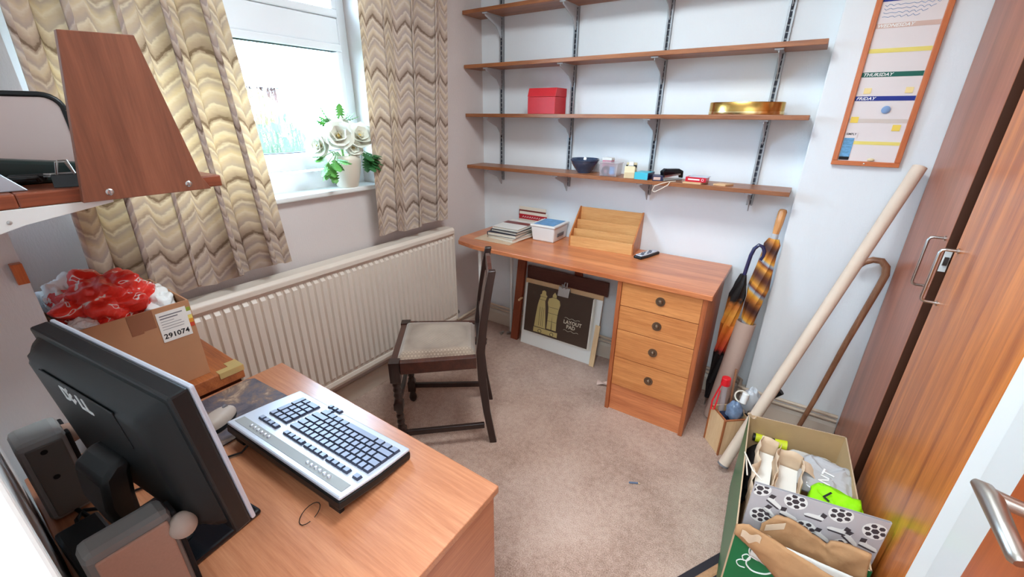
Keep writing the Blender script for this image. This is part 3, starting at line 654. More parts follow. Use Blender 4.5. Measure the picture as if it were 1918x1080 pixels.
# ------------------------------------------------------------------ dining chair
def make_chair():
    t = thing('dining_chair', 'dark oak dining chair with patterned beige drop-in seat', 'chair', (0.534, -1.069, 0), math.radians(129.85), world=False)
    SZ = 0.478
    # rear stiles: leg + back in one curved post each
    for s, nm in ((-1, 'rear_post'), (1, 'rear_post')):
        prof = [(-0.250, 0.0), (-0.222, 0.18), (-0.204, 0.36), (-0.200, 0.50), (-0.215, 0.64), (-0.240, 0.80), (-0.254, 0.872)]
        mb = MB(); vs = []
        for k, (y, z) in enumerate(prof):
            hw = 0.014; hd = 0.019 if 0.3 < z < 0.6 else (0.015 if z > .8 else 0.0165)
            x = s * 0.165
            vs += [(x - hw, y - hd, z), (x + hw, y - hd, z), (x + hw, y + hd, z), (x - hw, y + hd, z)]
        n = len(prof)
        fs = [(0, 3, 2, 1), tuple(4 * (n - 1) + i for i in range(4))] + [(4 * k + i, 4 * k + (i + 1) % 4, 4 * k + 4 + (i + 1) % 4, 4 * k + 4 + i) for k in range(n - 1) for i in range(4)]
        obj(nm, mb.add(vs, fs), 'dark_oak', t, 0.003, smooth=True)
    # front legs: square block, turned shaft, blocks
    for s in (-1, 1):
        x, y = s * 0.186, 0.168
        # one continuous turned leg: (radius, z, squareness)
        secs = [(0.010, 0.0, 0), (0.018, 0.01, 0), (0.021, 0.028, 0), (0.015, 0.05, 0), (0.012, 0.066, 0), (0.020, 0.07, 1), (0.020, 0.125, 1)]
        for k in range(1, 12): secs.append((0.013 + 0.005 * abs(math.sin(k * PI / 3)), 0.125 + 0.115 * k / 12, 0))
        secs += [(0.020, 0.24, 1), (0.020, 0.272, 1)]
        for k in range(1, 12): secs.append((0.0135 + 0.006 * abs(math.sin(k * PI / 3 + .5)), 0.272 + 0.112 * k / 12, 0))
        secs += [(0.022, 0.385, 1), (0.022, SZ + 0.004, 1)]
        vs = []
        for r, z, q in secs:
            for k in range(16):
                an = 2 * PI * (k + 0.0) / 16 + PI / 4
                ca, sa = math.cos(an), math.sin(an)
                m_ = 1 / max(abs(ca), abs(sa)) if q else 1.0
                vs.append((x + r * ca * m_, y + r * sa * m_, z))
        n = len(secs)
        fs = [tuple(range(15, -1, -1)), tuple((n - 1) * 16 + k for k in range(16))] + [(i * 16 + k, i * 16 + (k + 1) % 16, (i + 1) * 16 + (k + 1) % 16, (i + 1) * 16 + k) for i in range(n - 1) for k in range(16)]
        obj('leg', MB().add(vs, fs), 'dark_oak', t, smooth=True, angle=0.7)
    def rail(a, b, w, z0, z1, nm, mt):
        a = Vector((a[0], a[1], 0)); b = Vector((b[0], b[1], 0)); d = (b - a).normalized(); nrm = Vector((-d.y, d.x, 0)) * w / 2
        obj(nm, MB().hexa([a - nrm + Vector((0, 0, z0)), b - nrm + Vector((0, 0, z0)), b + nrm + Vector((0, 0, z0)), a + nrm + Vector((0, 0, z0))],
                          [a - nrm + Vector((0, 0, z1)), b - nrm + Vector((0, 0, z1)), b + nrm + Vector((0, 0, z1)), a + nrm + Vector((0, 0, z1))]), mt, t, 0.003)
    for s in (-1, 1):
        rail((s * 0.186, 0.146), (s * 0.166, -0.18), 0.03, 0.42, SZ, 'seat_rail', 'dark_oak_rail')
        rail((s * 0.186, 0.149), (s * 0.165, -0.21), 0.018, 0.085, 0.112, 'stretcher', 'dark_oak')
    rail((-0.165, 0.172), (0.165, 0.172), 0.03, 0.42, SZ, 'seat_rail', 'dark_oak_rail')
    rail((-0.151, -0.195), (0.151, -0.195), 0.024, 0.42, SZ, 'seat_rail', 'dark_oak')
    rail((-0.167, 0.170), (0.167, 0.170), 0.018, 0.245, 0.268, 'stretcher', 'dark_oak')
    # drop-in seat
    def pad(u, v):
        hw = (0.146 + 0.026 * v); yy = -0.178 + 0.342 * v
        e = min(u, 1 - u, v, 1 - v); k = min(1.0, e / 0.10); dome = math.sin(k * PI / 2)
        return ((2 * u - 1) * hw, yy, SZ - 0.006 + 0.026 * dome + 0.006 * math.sin(PI * u) * math.sin(PI * v))
    obj('seat', MB().grid(pad, 24, 24), 'seat_fabric', t, smooth=True, angle=2)
    # back: lower rail, carved splat and shaped crest
    for z0, z1, y, nm in ((0.56, 0.60, -0.211, 'back_rail'), (0.60, 0.80, -0.226, 'splat'), (0.795, 0.865, -0.247, 'crest_rail')):
        mb = MB()
        if nm == 'splat':
            poly = [(-0.055, z0), (0.055, z0), (0.048, z0 + 0.05), (0.062, z0 + 0.11), (0.05, z1), (-0.05, z1), (-0.062, z0 + 0.11), (-0.048, z0 + 0.05)]
        elif nm == 'crest_rail':
            poly = [(-0.151, z0), (0.151, z0), (0.151, z1 - .02), (0.11, z1 - 0.012), (0.07, z1 + 0.006), (0, z1 + 0.016), (-0.07, z1 + 0.006), (-0.11, z1 - 0.012), (-0.151, z1 - .02)]
        else:
            poly = [(-0.151, z0), (0.151, z0), (0.151, z1), (-0.151, z1)]
        mb.prism(poly, 'y', y - 0.009, y + 0.009)
        if nm == 'splat':
            mb.xf(Matrix.Translation((0, -0.226, 0.70)) @ Matrix.Rotation(0.165, 4, 'X') @ Matrix.Translation((0, 0.226, -0.70)))
        obj(nm, mb, 'dark_oak_rail', t, 0.003)
    return t
make_chair()

# ------------------------------------------------------------------ computer desk in the foreground
NZ = 0.70
nd = thing('computer_desk', 'pale teak desk under the monitor in the foreground', 'desk', (0.95, -2.05, 0))
obj('tabletop', MB().box((0.518, YF + 0.006, NZ - 0.02), (1.392, -1.757, NZ)), 'pale_desk', nd, 0.0025)
obj('side_panel', MB().box((1.366, YF + 0.01, 0), (1.386, -1.768, NZ - 0.0205)), 'pale_desk_side', nd, 0.0015)
obj('side_panel', MB().box((0.524, YF + 0.01, 0), (0.544, -1.768, NZ - 0.0205)), 'pale_desk_side', nd, 0.0015)
obj('back_panel', MB().box((0.544, YF + 0.02, 0.3), (1.366, YF + 0.036, NZ - 0.0205)), 'pale_desk_side', nd)
for k in range(3):
    d = obj('drawer', MB().box((1.02, -1.79, 0.1 + k * 0.19), (1.362, -1.77, 0.285 + k * 0.19)), 'pale_desk', nd, 0.0015)
    obj('knob', MB().cyl((1.19, -1.79, 0.19 + k * .19), (1.19, -1.77 - .04, 0.19 + k * .19), 0.012, n=14), 'aged_brass', d)

# ------------------------------------------------------------------ fitted wardrobe
WX = 2.178
wd = thing('wardrobe', 'tall fitted sapele wardrobe with two doors at the right', 'wardrobe', (2.45, -0.7, 0))
obj('carcass', MB().box((2.245, -1.299, 0.0), (2.755, -0.103, 2.395)).box((2.201, -1.299, 0.0), (2.245, -0.76, 2.395)).box((2.201, -0.615, 0.0), (2.245, -0.103, 2.395)), 'shaded_dark_wood', wd)
d1 = obj('door', MB().box((WX, -0.640, 0.075), (2.200, -0.125, 2.36)), 'wardrobe_plain', wd, 0.0015)
d2 = obj('door', MB().box((WX, -1.296, 0.075), (2.200, -0.735, 2.36)), 'wardrobe_sapele', wd, 0.0015)
edge = obj('door_edge', MB().box((WX + .0008, -0.6412, 0.0755), (2.1998, -0.6401, 2.3595)), 'shaded_dark_wood', d1)  # dark strip: shade on the door's edge put into its colour
obj('stile', MB().box((2.182, -0.124, 0.0), (2.204, -0.103, 2.39)), 'wardrobe_plain', wd)
obj('plinth', MB().box((2.195, -1.296, 0.0), (2.206, -0.125, 0.07)), 'wardrobe_plain', wd)
for dd, y in ((d1, -0.612), (d2, -0.768)):
    zc, hl, st = 1.052, 0.075, 0.036
    o = obj('handle', MB().tube([(WX + .002, y, zc + hl), (WX - st + .01, y, zc + hl), (WX - st + .003, y, zc + hl - .003), (WX - st, y, zc + hl - .01), (WX - st, y, zc - hl + .01), (WX - st + .003, y, zc - hl + .003), (WX - st + .01, y, zc - hl), (WX + .002, y, zc - hl)], 0.0042, 10)
        .cyl((WX, y, zc + hl), (WX - .004, y, zc + hl), .007, n=12).cyl((WX, y, zc - hl), (WX - .004, y, zc - hl), .007, n=12), 'steel', dd, smooth=True, angle=0.9)
    o['label'] = 'slim steel D-shaped handle'
c = obj('catch', MB().box((2.181, -0.6425, 1.035), (2.197, -0.641, 1.10)), 'white_plastic', d1, 0.0004)
obj('catch_roller', MB().box((2.184, -0.646, 1.055), (2.194, -0.6424, 1.08)), 'steel', d1)

# ------------------------------------------------------------------ framed wall planner
pl = thing('wall_planner', 'pine framed weekly planner board hung beside the wardrobe', 'planner', (1.98, -0.1, 1.275))
px0, px1, pz0, pz1, py = 1.872, 2.085, 1.276, 1.985, -0.102
for nm, b0, b1, mt in (('frame_rail', (px0, py - 0.016, pz0), (px1, py, pz0 + 0.017), 'pine_frame_h'), ('frame_rail', (px0, py - 0.016, pz1 - 0.017), (px1, py, pz1), 'pine_frame_h'),
                       ('frame_stile', (px0, py - 0.0155, pz0 + 0.017), (px0 + 0.018, py, pz1 - 0.017), 'pine_frame'), ('frame_stile', (px1 - 0.018, py - 0.0155, pz0 + 0.017), (px1, py, pz1 - 0.017), 'pine_frame')):
    obj(nm, MB().box(b0, b1), mt, pl, 0.002)
bd = obj('board', MB().box((px0 + .016, py - 0.006, pz0 + 0.015), (px1 - .016, py - 0.001, pz1 - 0.015)), 'board_white', pl)
ix0, ix1 = px0 + 0.019, px1 - 0.019
yb = py - 0.0063
def bar(z, hh, mt, a=None, b=None):
    return obj('day_bar' if hh > 0.012 else 'stripe', MB().box((a or ix0, yb - 0.0006, z - hh / 2), (b or ix1, yb + 0.0005, z + hh / 2)), mt, bd)
bar(1.757, 0.015, 'bar_pink'); bar(1.678, 0.014, 'tape_yellow'); bar(1.60, 0.016, 'bar_green'); bar(1.519, 0.016, 'bar_blue'); bar(1.441, 0.014, 'bar_beige'); bar(1.361, 0.012, 'tape_yellow', ix0 + .035); bar(1.84, 0.015, 'bar_blue')
def onboard(x, z): return Matrix.Translation(Vector((x, yb - 0.0008, z)) - Vector(BASE[bd.name])) @ Matrix.Rotation(PI / 2, 4, 'X')
for body, z, mt in (('WEDNESDAY', 1.7525, 'ink_white'), ('THURSDAY', 1.595, 'ink_white'), ('FRIDAY', 1.514, 'ink_white')):
    text('lettering', body, 0.0145, mt, bd, onboard(ix0 + 0.004, z), 0.0002, 0.0003, 0.25, sx=1.15)
for x, z, s_, mt in ((1.922, 1.545, .011, 'sticky_pale'), (2.042, 1.546, .011, 'sticky_pale'), (1.908, 1.444, .012, 'sticky_yellow'), (2.04, 1.417, .012, 'sticky_yellow')):
    obj('sticker', MB().box((x - s_, yb - .0012, z - s_ * .9), (x + s_, yb, z + s_ * .9)), mt, bd)
pc = obj('picture', MB().box((ix0 + .002, yb - .0012, 1.296), (ix0 + 0.034, yb, 1.397)), 'picture_blue', bd)
obj('picture_header', MB().box((ix0 + .001, yb - .0018, 1.378), (ix0 + 0.040, yb - .0002, 1.400)), 'board_white', bd)
text('lettering', 'SIMPLY', 0.0105, 'ink_black', bd, onboard(ix0 + 0.004, 1.389) @ Matrix.Translation((0, 0, .001)), 0.0002, 0.0003)
obj('picture_footer', MB().box((ix0 + .002, yb - .0018, 1.296), (ix0 + .034, yb - .0002, 1.308)), 'ink_black', bd)
for k in range(4):   # faded handwriting
    pts = [(ix0 + .01 + i * .006, yb - .0006, 1.785 + k * .012 + .0025 * math.sin(i * 1.9 + k) + .0015 * math.sin(i * 4.1)) for i in range(18 + 3 * k)]
    obj('handwriting', MB().tube(pts, 0.0007, 4), 'magnet_blue', bd)
obj('magnet', MB().lathe([(0.002, 0), (0.0135, 0), (0.0135, 0.004), (0.011, 0.0055), (0.001, 0.006)], (0, 0, 0), 20).xf(Matrix.Translation((1.993, yb, 1.48)) @ Matrix.Rotation(PI / 2, 4, 'X')), 'magnet_blue', pl, smooth=True)
obj('magnet', MB().ball((1.995, yb - .003, 1.3), (.012, .006, .006), 12, 6), 'cream_plastic', pl, smooth=True)
obj('screw', MB().ball((1.977, py - .017, 1.2845), (.003, .0015, .003), 10, 5), 'steel', pl)

# ------------------------------------------------------------------ things on the back desk
def slab(name, c, sx, sy, z0, z1, rz, mat, label, cat, parts=(), bevel=0.001, group=None, tilt=None):
    """a flat thing centred at c, with stacked layers [(name, inset, z0, z1, mat)] as parts"""
    t = thing(name, label, cat, (c[0], c[1], z0), rz, world=False, group=group)
    for nm, ins, a, b, mt in parts:
        obj(nm, MB().box((-sx / 2 + ins, -sy / 2 + ins, a), (sx / 2 - ins, sy / 2 - ins, b)), mt, t, bevel)
    return t
slab('envelope', (0.345, -0.225), 0.255, 0.33, DZ + .0005, 0, 0.02, None, 'brown kraft envelope flat under the pile of books on the desk', 'envelope', [('body', 0, 0, 0.005, 'kraft_pale')])
def book(c, sx, sy, z0, hgt, rz, cover, label, band=None, name='book', cat='book'):
    t = thing(name, label, cat, (c[0], c[1], z0), rz, world=False, group='books and magazines on the desk')
    obj('pages', MB().box((-sx / 2 + .004, -sy / 2 + .003, 0.0016), (sx / 2 - .003, sy / 2 - .003, hgt - 0.0016)), 'pages', t)
    obj('back_cover', MB().box((-sx / 2, -sy / 2, 0), (sx / 2, sy / 2, 0.0015)), cover, t)
    fc = obj('front_cover', MB().box((-sx / 2, -sy / 2, hgt - .0015), (sx / 2, sy / 2, hgt)), cover, t)
    obj('spine', MB().box((-sx / 2 - .0005, -sy / 2, 0.0015), (-sx / 2 + .002, sy / 2, hgt - .0015)), cover, t)
    for (a0, a1, b0, b1, mt) in (band or []):
        obj('cover_print', MB().box((a0 * sx / 2, b0 * sy / 2, hgt), (a1 * sx / 2, b1 * sy / 2, hgt + .0005)), mt, fc)
    return t
z = DZ + 0.0062
book((0.385, -0.205), 0.20, 0.27, z, 0.018, -0.10, 'book_cream', 'thick cream magazine lowest in the book pile'); z += 0.0185
book((0.370, -0.20), 0.20, 0.265, z, 0.02, 0.06, 'book_navy', 'navy book with white page edges in the middle of the pile'); z += 0.0205
book((0.385, -0.19), 0.19, 0.25, z, 0.013, -0.03, 'book_dark', 'dark covered book just under the white topped book'); z += 0.0135
book((0.378, -0.185), 0.18, 0.225, z, 0.014, 0.03, 'white_paper', 'white book with a maroon band on top of the pile', [(-1, 1, 0.05, 0.55, 'book_maroon')]); z += 0.012
# magazines leaning against the wall behind the pile
def leaner(label, x0, x1, y, zz0, hgt, th, lean, cover, band):
    t = thing('magazine', label, 'magazine', ((x0 + x1) / 2, y, zz0), 0.0, world=False, group='books and magazines on the desk')
    t.rotation_euler = (-lean, 0, 0)
    wv = x1 - x0
    obj('cover', MB().box((-wv / 2, -th, 0), (wv / 2, 0, hgt)), cover, t, 0.001)
    bb = obj('band', MB().box((-wv / 2, -th - .0008, hgt * 0.60), (wv / 2, -th + .0004, hgt * 0.86)), band, t)
    for k in range(9):
        xx = -wv * .38 + k * wv * .085
        obj('print_mark', MB().tube([(xx, -th - .001, hgt * .68), (xx + .008, -th - .001, hgt * .76), (xx + .012, -th - .001, hgt * .69)], .0012, 5), 'ink_white', bb)
    return t
leaner('cream paper sheet with red edge standing against the wall behind the books', 0.30, 0.50, -0.022, DZ + .006, 0.145, 0.004, 0.05, 'book_cream', 'book_maroon')
leaner('red titled magazine leaning behind the white topped book', 0.315, 0.52, -0.045, DZ + .006, 0.118, 0.006, 0.12, 'book_cream', 'book_red')

tub = thing('plastic_tub', 'white plastic tub with blue picture lid beside the books', 'tub', (0.585, -0.115, DZ), 0.03, world=False)
def tapered(x, y, z0, z1, t0, t1):
    return MB().hexa([(-x * t0, -y * t0, z0), (x * t0, -y * t0, z0), (x * t0, y * t0, z0), (-x * t0, y * t0, z0)], [(-x * t1, -y * t1, z1), (x * t1, -y * t1, z1), (x * t1, y * t1, z1), (-x * t1, y * t1, z1)])
obj('body', tapered(0.078, 0.095, 0, 0.088, 0.9, 1.0), 'white_plastic', tub, 0.008)
obj('label', MB().box((0.0745, -0.05, 0.035), (0.0775, 0.03, 0.055)).xf(Matrix.Rotation(0.07, 4, 'Y')), 'ink_grey', tub)
ld = obj('lid', tapered(0.083, 0.1, 0.088, 0.1, 1.0, 0.985), 'white_plastic', tub, 0.004)
obj('lid_picture', MB().box((-0.066, -0.082, 0.1), (0.066, 0.082, 0.1008)), 'lid_blue', ld, 0.0003)

rack = thing('letter_rack', 'tiered pale ash letter rack on the desk', 'letter rack', (0.93, -0.085, DZ), 0.07, world=False)
for s in (-1, 1):
    obj('side', MB().prism([(-0.085, 0), (0.072, 0), (0.072, 0.205), (0.062, 0.205), (-0.085, 0.062)], 'x', s * 0.182 - 0.004, s * 0.182 + 0.004), 'ash_rack_side', rack, 0.001)
for nm, y, hh, z0 in (('front', -0.083, 0.06, 0.0), ('divider', -0.038, 0.094, 0.008), ('divider', 0.010, 0.138, 0.008), ('back', 0.062, 0.202, 0.0)):
    lean = 0.0
    obj(nm, MB().hexa([(-0.178, y, z0), (0.178, y, z0), (0.178, y + .007, z0), (-0.178, y + .007, z0)], [(-0.178, y + lean * (nm == 'divider'), hh), (0.178, y + lean * (nm == 'divider'), hh), (0.178, y + .007 + lean * (nm == 'divider'), hh), (-0.178, y + .007 + lean * (nm == 'divider'), hh)]), 'ash_rack', rack, 0.001)
obj('bottom', MB().box((-0.178, -0.076, 0), (0.178, 0.062, 0.006)), 'ash_rack', rack)

rm = thing('remote_control', 'silver and black remote control on the desk by the letter rack', 'remote', (1.185, -0.115, DZ), -0.30, world=False)
obj('body', MB().prism([(-0.024, -0.085), (0.024, -0.085), (0.027, -0.03), (0.023, 0.085), (-0.023, 0.085), (-0.027, -0.03)], 'z', 0.0, 0.014), 'black_plastic', rm, 0.004)
fp = obj('face', MB().prism([(-0.019, -0.075), (0.019, -0.075), (0.022, -0.03), (0.018, 0.078), (-0.018, 0.078), (-0.022, -0.03)], 'z', 0.014, 0.019), 'silver_plastic', rm, 0.002)
for j in range(5):
    for i in range(3):
        obj('button', MB().box((-0.013 + i * 0.0095, -0.055 + j * 0.022, 0.019), (-0.006 + i * 0.0095, -0.044 + j * 0.022, 0.0215)), 'key_blue_grey' if (i + j) % 3 else 'white_plastic', fp, 0.0008)

# ------------------------------------------------------------------ easel, boards and pad under the desk
ea = thing('easel', 'reddish wooden easel frame standing under the desk', 'easel', (0.55, -0.08, 0))
obj('post', MB().hexa([(0.325, -0.15, 0), (0.380, -0.15, 0), (0.380, -0.12, 0), (0.325, -0.12, 0)], [(0.342, -0.085, 0.60), (0.402, -0.085, 0.60), (0.402, -0.06, 0.60), (0.342, -0.06, 0.60)]), 'easel_wood', ea, 0.002)
obj('crossbar', MB().box((0.40, -0.062, 0.44), (0.97, -0.042, 0.53)), 'easel_dark', ea, 0.002)
obj('centre_post', MB().box((0.735, -0.041, 0.18), (0.785, -0.022, 0.63)), 'easel_wood', ea, 0.002)
obj('peg', MB().cyl((0.388, -0.105, 0.31), (0.388, -0.145, 0.305), 0.008, .007, n=12), 'birch_ply', ea, smooth=True)
def lean_box(name, x0, x1, yb0, yt0, z0, z1, th, mat, label, cat, group=None, rot=0.0):
    """board leaning back: foot at y=yb0, top at y=yt0"""
    t = thing(name, label, cat, ((x0 + x1) / 2, yb0, z0), 0.0, world=False, group=group)
    t.rotation_euler = (-math.atan2(yt0 - yb0, z1 - z0), rot, 0)
    L = math.hypot(yt0 - yb0, z1 - z0); wv = x1 - x0
    o = obj('board', MB().box((-wv / 2, -th, 0), (wv / 2, 0, L)), mat, t, 0.001)
    return t, wv, L
lean_box('drawing_board', 0.405, 0.955, -0.130, -0.072, 0.0, 0.45, 0.012, 'pale_wood_block', 'pale wooden board right behind the white card under the desk', 'board')
t, wv, L = lean_box('mount_board', 0.412, 0.958, -0.148, -0.09, 0.0, 0.425, 0.005, 'white_paper', 'white mount board leaning under the desk behind the layout pad', 'board')
t, wv, L = lean_box('ruler_strip', 0.93, 0.962, -0.160, -0.118, 0.0, 0.27, 0.005, 'birch_ply', 'pale wooden strip leaning at the right end of the white board', 'strip', rot=0.02)
pad, wv, L = lean_box('layout_pad', 0.440, 0.905, -0.147, -0.105, 0.105, 0.432, 0.012, 'pad_brown', 'dark brown layout pad with two gold medieval figures', 'pad')
for k in range(3): obj('page_edge', MB().box((-wv / 2 + .004, -0.011 + k * .004, -0.003 - k * .001), (wv / 2 + .008 + k * .004, -0.009 + k * .004, L - .004)), 'pages', pad)
def flat(name, polys, mat, parent, y=-0.0125):
    mb = MB()
    for p in polys: mb.prism(p, 'y', y - .0006, y + .0006)
    return obj(name, mb, mat, parent)
lady = [(-0.155, 0.05), (-0.07, 0.05), (-0.077, 0.12), (-0.085, 0.2), (-0.09, 0.235), (-0.082, 0.262), (-0.078, 0.272), (-0.088, 0.28), (-0.09, 0.30), (-0.104, 0.307), (-0.118, 0.30), (-0.12, 0.28), (-0.13, 0.272), (-0.126, 0.262), (-0.135, 0.235), (-0.142, 0.2), (-0.150, 0.12)]
def hx(p, s=1.0, dx=0.0): return [((x + dx) * s, z) for x, z in p]
o = flat('figure', [lady], 'pad_gold', pad); o['label'] = 'gold robed lady figure'
knight = [(-0.062, 0.055), (-0.03, 0.055), (-0.029, 0.16), (-0.024, 0.055), (0.008, 0.055), (0.006, 0.12), (0.008, 0.165), (0.012, 0.2), (0.02, 0.235), (0.012, 0.262), (-0.012, 0.272), (-0.012, 0.29), (-0.026, 0.31), (-0.04, 0.29), (-0.04, 0.272), (-0.064, 0.262), (-0.07, 0.235), (-0.062, 0.2), (-0.06, 0.165), (-0.06, 0.12)]
o = flat('figure', [knight], 'pad_gold', pad); o['label'] = 'gold armoured knight figure'
o = flat('plinth_print', [[(-0.158, 0.012), (0.02, 0.012), (0.02, 0.045), (-0.158, 0.045)]], 'pad_gold', pad)
for xx in (-0.11, -0.02):
    obj('wheel_print', MB().tube([(xx + .012 * math.cos(a * PI / 8), -0.0134, 0.024 + .012 * math.sin(a * PI / 8)) for a in range(17)], .0018, 5), 'pad_brown', o)
for zz, xa, xb in ((0.205, -0.06, 0.01), (0.165, -0.062, 0.01), (0.11, -0.06, -0.03), (0.11, -0.026, 0.006), (0.24, -0.135, -0.085), (0.262, -0.125, -0.083), (0.272, -0.04, -0.012)):
    obj('engraved_line', MB().box((xa, -0.0138, zz), (xb, -0.0128, zz + .002)), 'pad_brown', pad)
for xa in (-0.123, -0.108, -0.094): obj('engraved_line', MB().box((xa, -0.0138, 0.06), (xa + .002, -0.0128, 0.19)), 'pad_brown', pad)
RX = Matrix.Rotation(PI / 2, 4, 'X')
text('lettering', 'LAYOUT', 0.034, 'pad_print', pad, Matrix.Translation((0.055, -0.0135, 0.128)) @ RX, 0.0003, 0.0006, sx=0.95)
text('lettering', 'PAD', 0.034, 'pad_print', pad, Matrix.Translation((0.078, -0.0135, 0.098)) @ RX, 0.0003, 0.0006, sx=0.95)
for zz in (0.082, 0.165): obj('ornament', MB().tube([(0.06 + i * .008, -.0133, zz + .004 * math.sin(i * 1.2)) for i in range(14)], .0011, 5), 'pad_print', pad)
cl = thing('bulldog_clip', 'steel bulldog clip gripping the top of the layout pad', 'clip', (0.705, -0.115, 0.425))
obj('jaw', MB().prism([(-0.135, 0.405), (-0.128, 0.405), (-0.112, 0.45), (-0.096, 0.405), (-0.09, 0.405), (-0.106, 0.46), (-0.118, 0.46)], 'x', 0.67, 0.745), 'steel', cl, 0.001)
for s in (-1, 1): obj('grip', MB().tube([(0.695, -0.113 + s * .006, 0.455), (0.70, -0.113 + s * .02, 0.485), (0.715, -0.113 + s * .02, 0.485), (0.72, -0.113 + s * .006, 0.455)], .004, 8), 'steel', cl, smooth=True)

# ------------------------------------------------------------------ things on the wall shelves
rb = thing('file_box', 'red cardboard file box with hinged lid on the wall shelf', 'box', (0.52, -0.09, 1.46), 0.02, world=False)
obj('body', MB().box((-0.085, -0.065, 0), (0.085, 0.065, 0.086)), 'red_card', rb, 0.0015)
obj('lid', MB().prism([(-0.0665, 0.087), (0.0665, 0.087), (0.0665, 0.13), (-0.05, 0.13)], 'x', -0.0865, 0.0865), 'red_card', rb, 0.0015)
tin = thing('gold_tin', 'large oval gold tin on the right of the wall shelf', 'tin', (1.52, -0.10, 1.46))
obj('body', MB().lathe([(0.146, 1.46), (0.148, 1.462), (0.148, 1.472)], (1.52, -0.10, 0), 56, 1, 0.56).lathe([(0.143, 1.472), (0.143, 1.505)], (1.52, -0.10, 0), 56, 1, 0.56), 'gold_tin_light', tin, smooth=True)
obj('lid', MB().lathe([(0.1465, 1.4735), (0.1465, 1.508), (0.144, 1.5105), (0.08, 1.512)], (1.52, -0.10, 0), 56, 1, 0.56), 'gold_tin', tin, smooth=True)
bw = thing('bowl', 'dark blue glazed bowl on the lowest shelf', 'bowl', (0.775, -0.095, 1.16))
obj('body', MB().lathe([(0.002, 0), (0.036, 0), (0.038, 0.006), (0.056, 0.028), (0.072, 0.052), (0.078, 0.066), (0.080, 0.074), (0.0775, 0.0755), (0.074, 0.066), (0.066, 0.05), (0.05, 0.028), (0.03, 0.010), (0.002, 0.008)], (0.775, -0.095, 1.16), 40), 'blue_glaze', bw, smooth=True, angle=1.2)
obj('rim', MB().tube([(0.775 + .0792 * math.cos(a * PI / 20), -0.095 + .0792 * math.sin(a * PI / 20), 1.2275) for a in range(41)], .0022, 6), 'blue_glaze', bw, smooth=True)
zt = 1.16
cp = thing('clear_box', 'clear plastic box holding dark and blue bits on the lowest shelf', 'box', (0.945, -0.135, zt), 0.03, world=False)
def make_clear():
    m, nt, b = nodes('clear_plastic')
    nt.nodes.remove(b)
    tp = N(nt, 'ShaderNodeBsdfTransparent'); df = N(nt, 'ShaderNodeBsdfPrincipled'); inp(df, {'Base Color': lin((206, 196, 200)), 'Roughness': 0.2})
    ms = N(nt, 'ShaderNodeMixShader'); ms.inputs[0].default_value = 0.38
    nt.links.new(tp.outputs[0], ms.inputs[1]); nt.links.new(df.outputs[0], ms.inputs[2]); nt.links.new(ms.outputs[0], nt.nodes['Material Output'].inputs[0])
    M['clear_plastic'] = m
make_clear()
obj('shell', tapered(0.05, 0.042, 0, 0.064, 0.92, 1.0), 'clear_plastic', cp, 0.004)
obj('lid', MB().box((-0.053, -0.045, 0.0645), (0.053, 0.045, 0.070)), 'clear_plastic', cp, 0.002)
obj('tape_reel', MB().tube([(-0.018 + .017 * math.cos(a * PI / 10), -0.028, 0.026 + .017 * math.sin(a * PI / 10)) for a in range(21)], .008, 8), 'book_navy', cp, smooth=True)
obj('card', MB().box((0.006, -0.034, 0.012), (0.032, -0.03, 0.05)), 'lid_blue', cp)
obj('red_bits', MB().tube([(0.0, -0.03, 0.008), (0.015, -0.025, 0.013), (0.028, -0.03, 0.008)], .005, 8), 'label_red', cp)
pk = thing('pink_box', 'small pink and white carton behind the clear plastic box', 'box', (0.90, -0.06, zt))
obj('body', MB().box((0.875, -0.085, zt), (0.925, -0.04, zt + 0.072)), 'pink_card', pk, 0.001)
obj('lid', MB().box((0.873, -0.087, zt + .072), (0.927, -0.038, zt + 0.085)), 'white_paper', pk, 0.001)
td = thing('tape_dispenser', 'cream desk tape dispenser on the lowest shelf', 'tape dispenser', (1.045, -0.11, zt), 0.25, world=False)
obj('body', MB().prism([(-0.07, 0), (0.06, 0), (0.062, 0.03), (0.055, 0.062), (0.03, 0.07), (0.012, 0.06), (-0.005, 0.036), (-0.03, 0.034), (-0.05, 0.058), (-0.066, 0.06), (-0.074, 0.03)], 'x', -0.026, 0.026), 'cream_plastic', td, 0.003)
obj('reel', MB().cyl((-0.011, 0.012, 0.05), (0.011, 0.012, 0.05), 0.028, n=24), 'white_plastic', td, smooth=True)
obj('cutter', MB().box((-0.012, -0.06, 0.058), (0.012, -0.045, 0.063)), 'steel', td)
obj('reel_hole', MB().cyl((-0.0265, 0.012, 0.05), (0.0265, 0.012, 0.05), 0.009, n=16), 'ink_black', td)
cy = thing('cyan_box', 'small bright cyan carton on the lowest shelf edge', 'box', (1.125, -0.135, zt), -0.05, world=False)
obj('body', MB().box((-0.034, -0.044, 0), (0.034, 0.044, 0.034)), 'cyan_card', cy, 0.001)
obj('end_flap', MB().box((0.0335, -0.044, 0.001), (0.0355, 0.044, 0.033)), 'navy_card', cy)
sb = thing('staple_box', 'small navy and purple staple carton beside the stapler', 'box', (1.196, -0.145, zt), 0.3, world=False)
obj('body', MB().box((-0.024, -0.035, 0), (0.024, 0.035, 0.024)), 'navy_card', sb, 0.001)
obj('label', MB().box((-0.020, -0.0355, 0.005), (0.012, -0.0345, 0.019)), 'bar_pink', sb)
st = thing('stapler', 'black desk stapler with grey base on the lowest shelf', 'stapler', (1.255, -0.115, zt), -0.62, world=False)
obj('base', MB().prism([(-0.055, 0), (0.055, 0), (0.057, 0.008), (-0.05, 0.01)], 'x', -0.014, 0.014), 'grey_plastic', st, 0.003)
obj('magazine', MB().prism([(-0.05, 0.016), (0.045, 0.026), (0.045, 0.034), (-0.05, 0.026)], 'x', -0.009, 0.009), 'steel', st, 0.001)
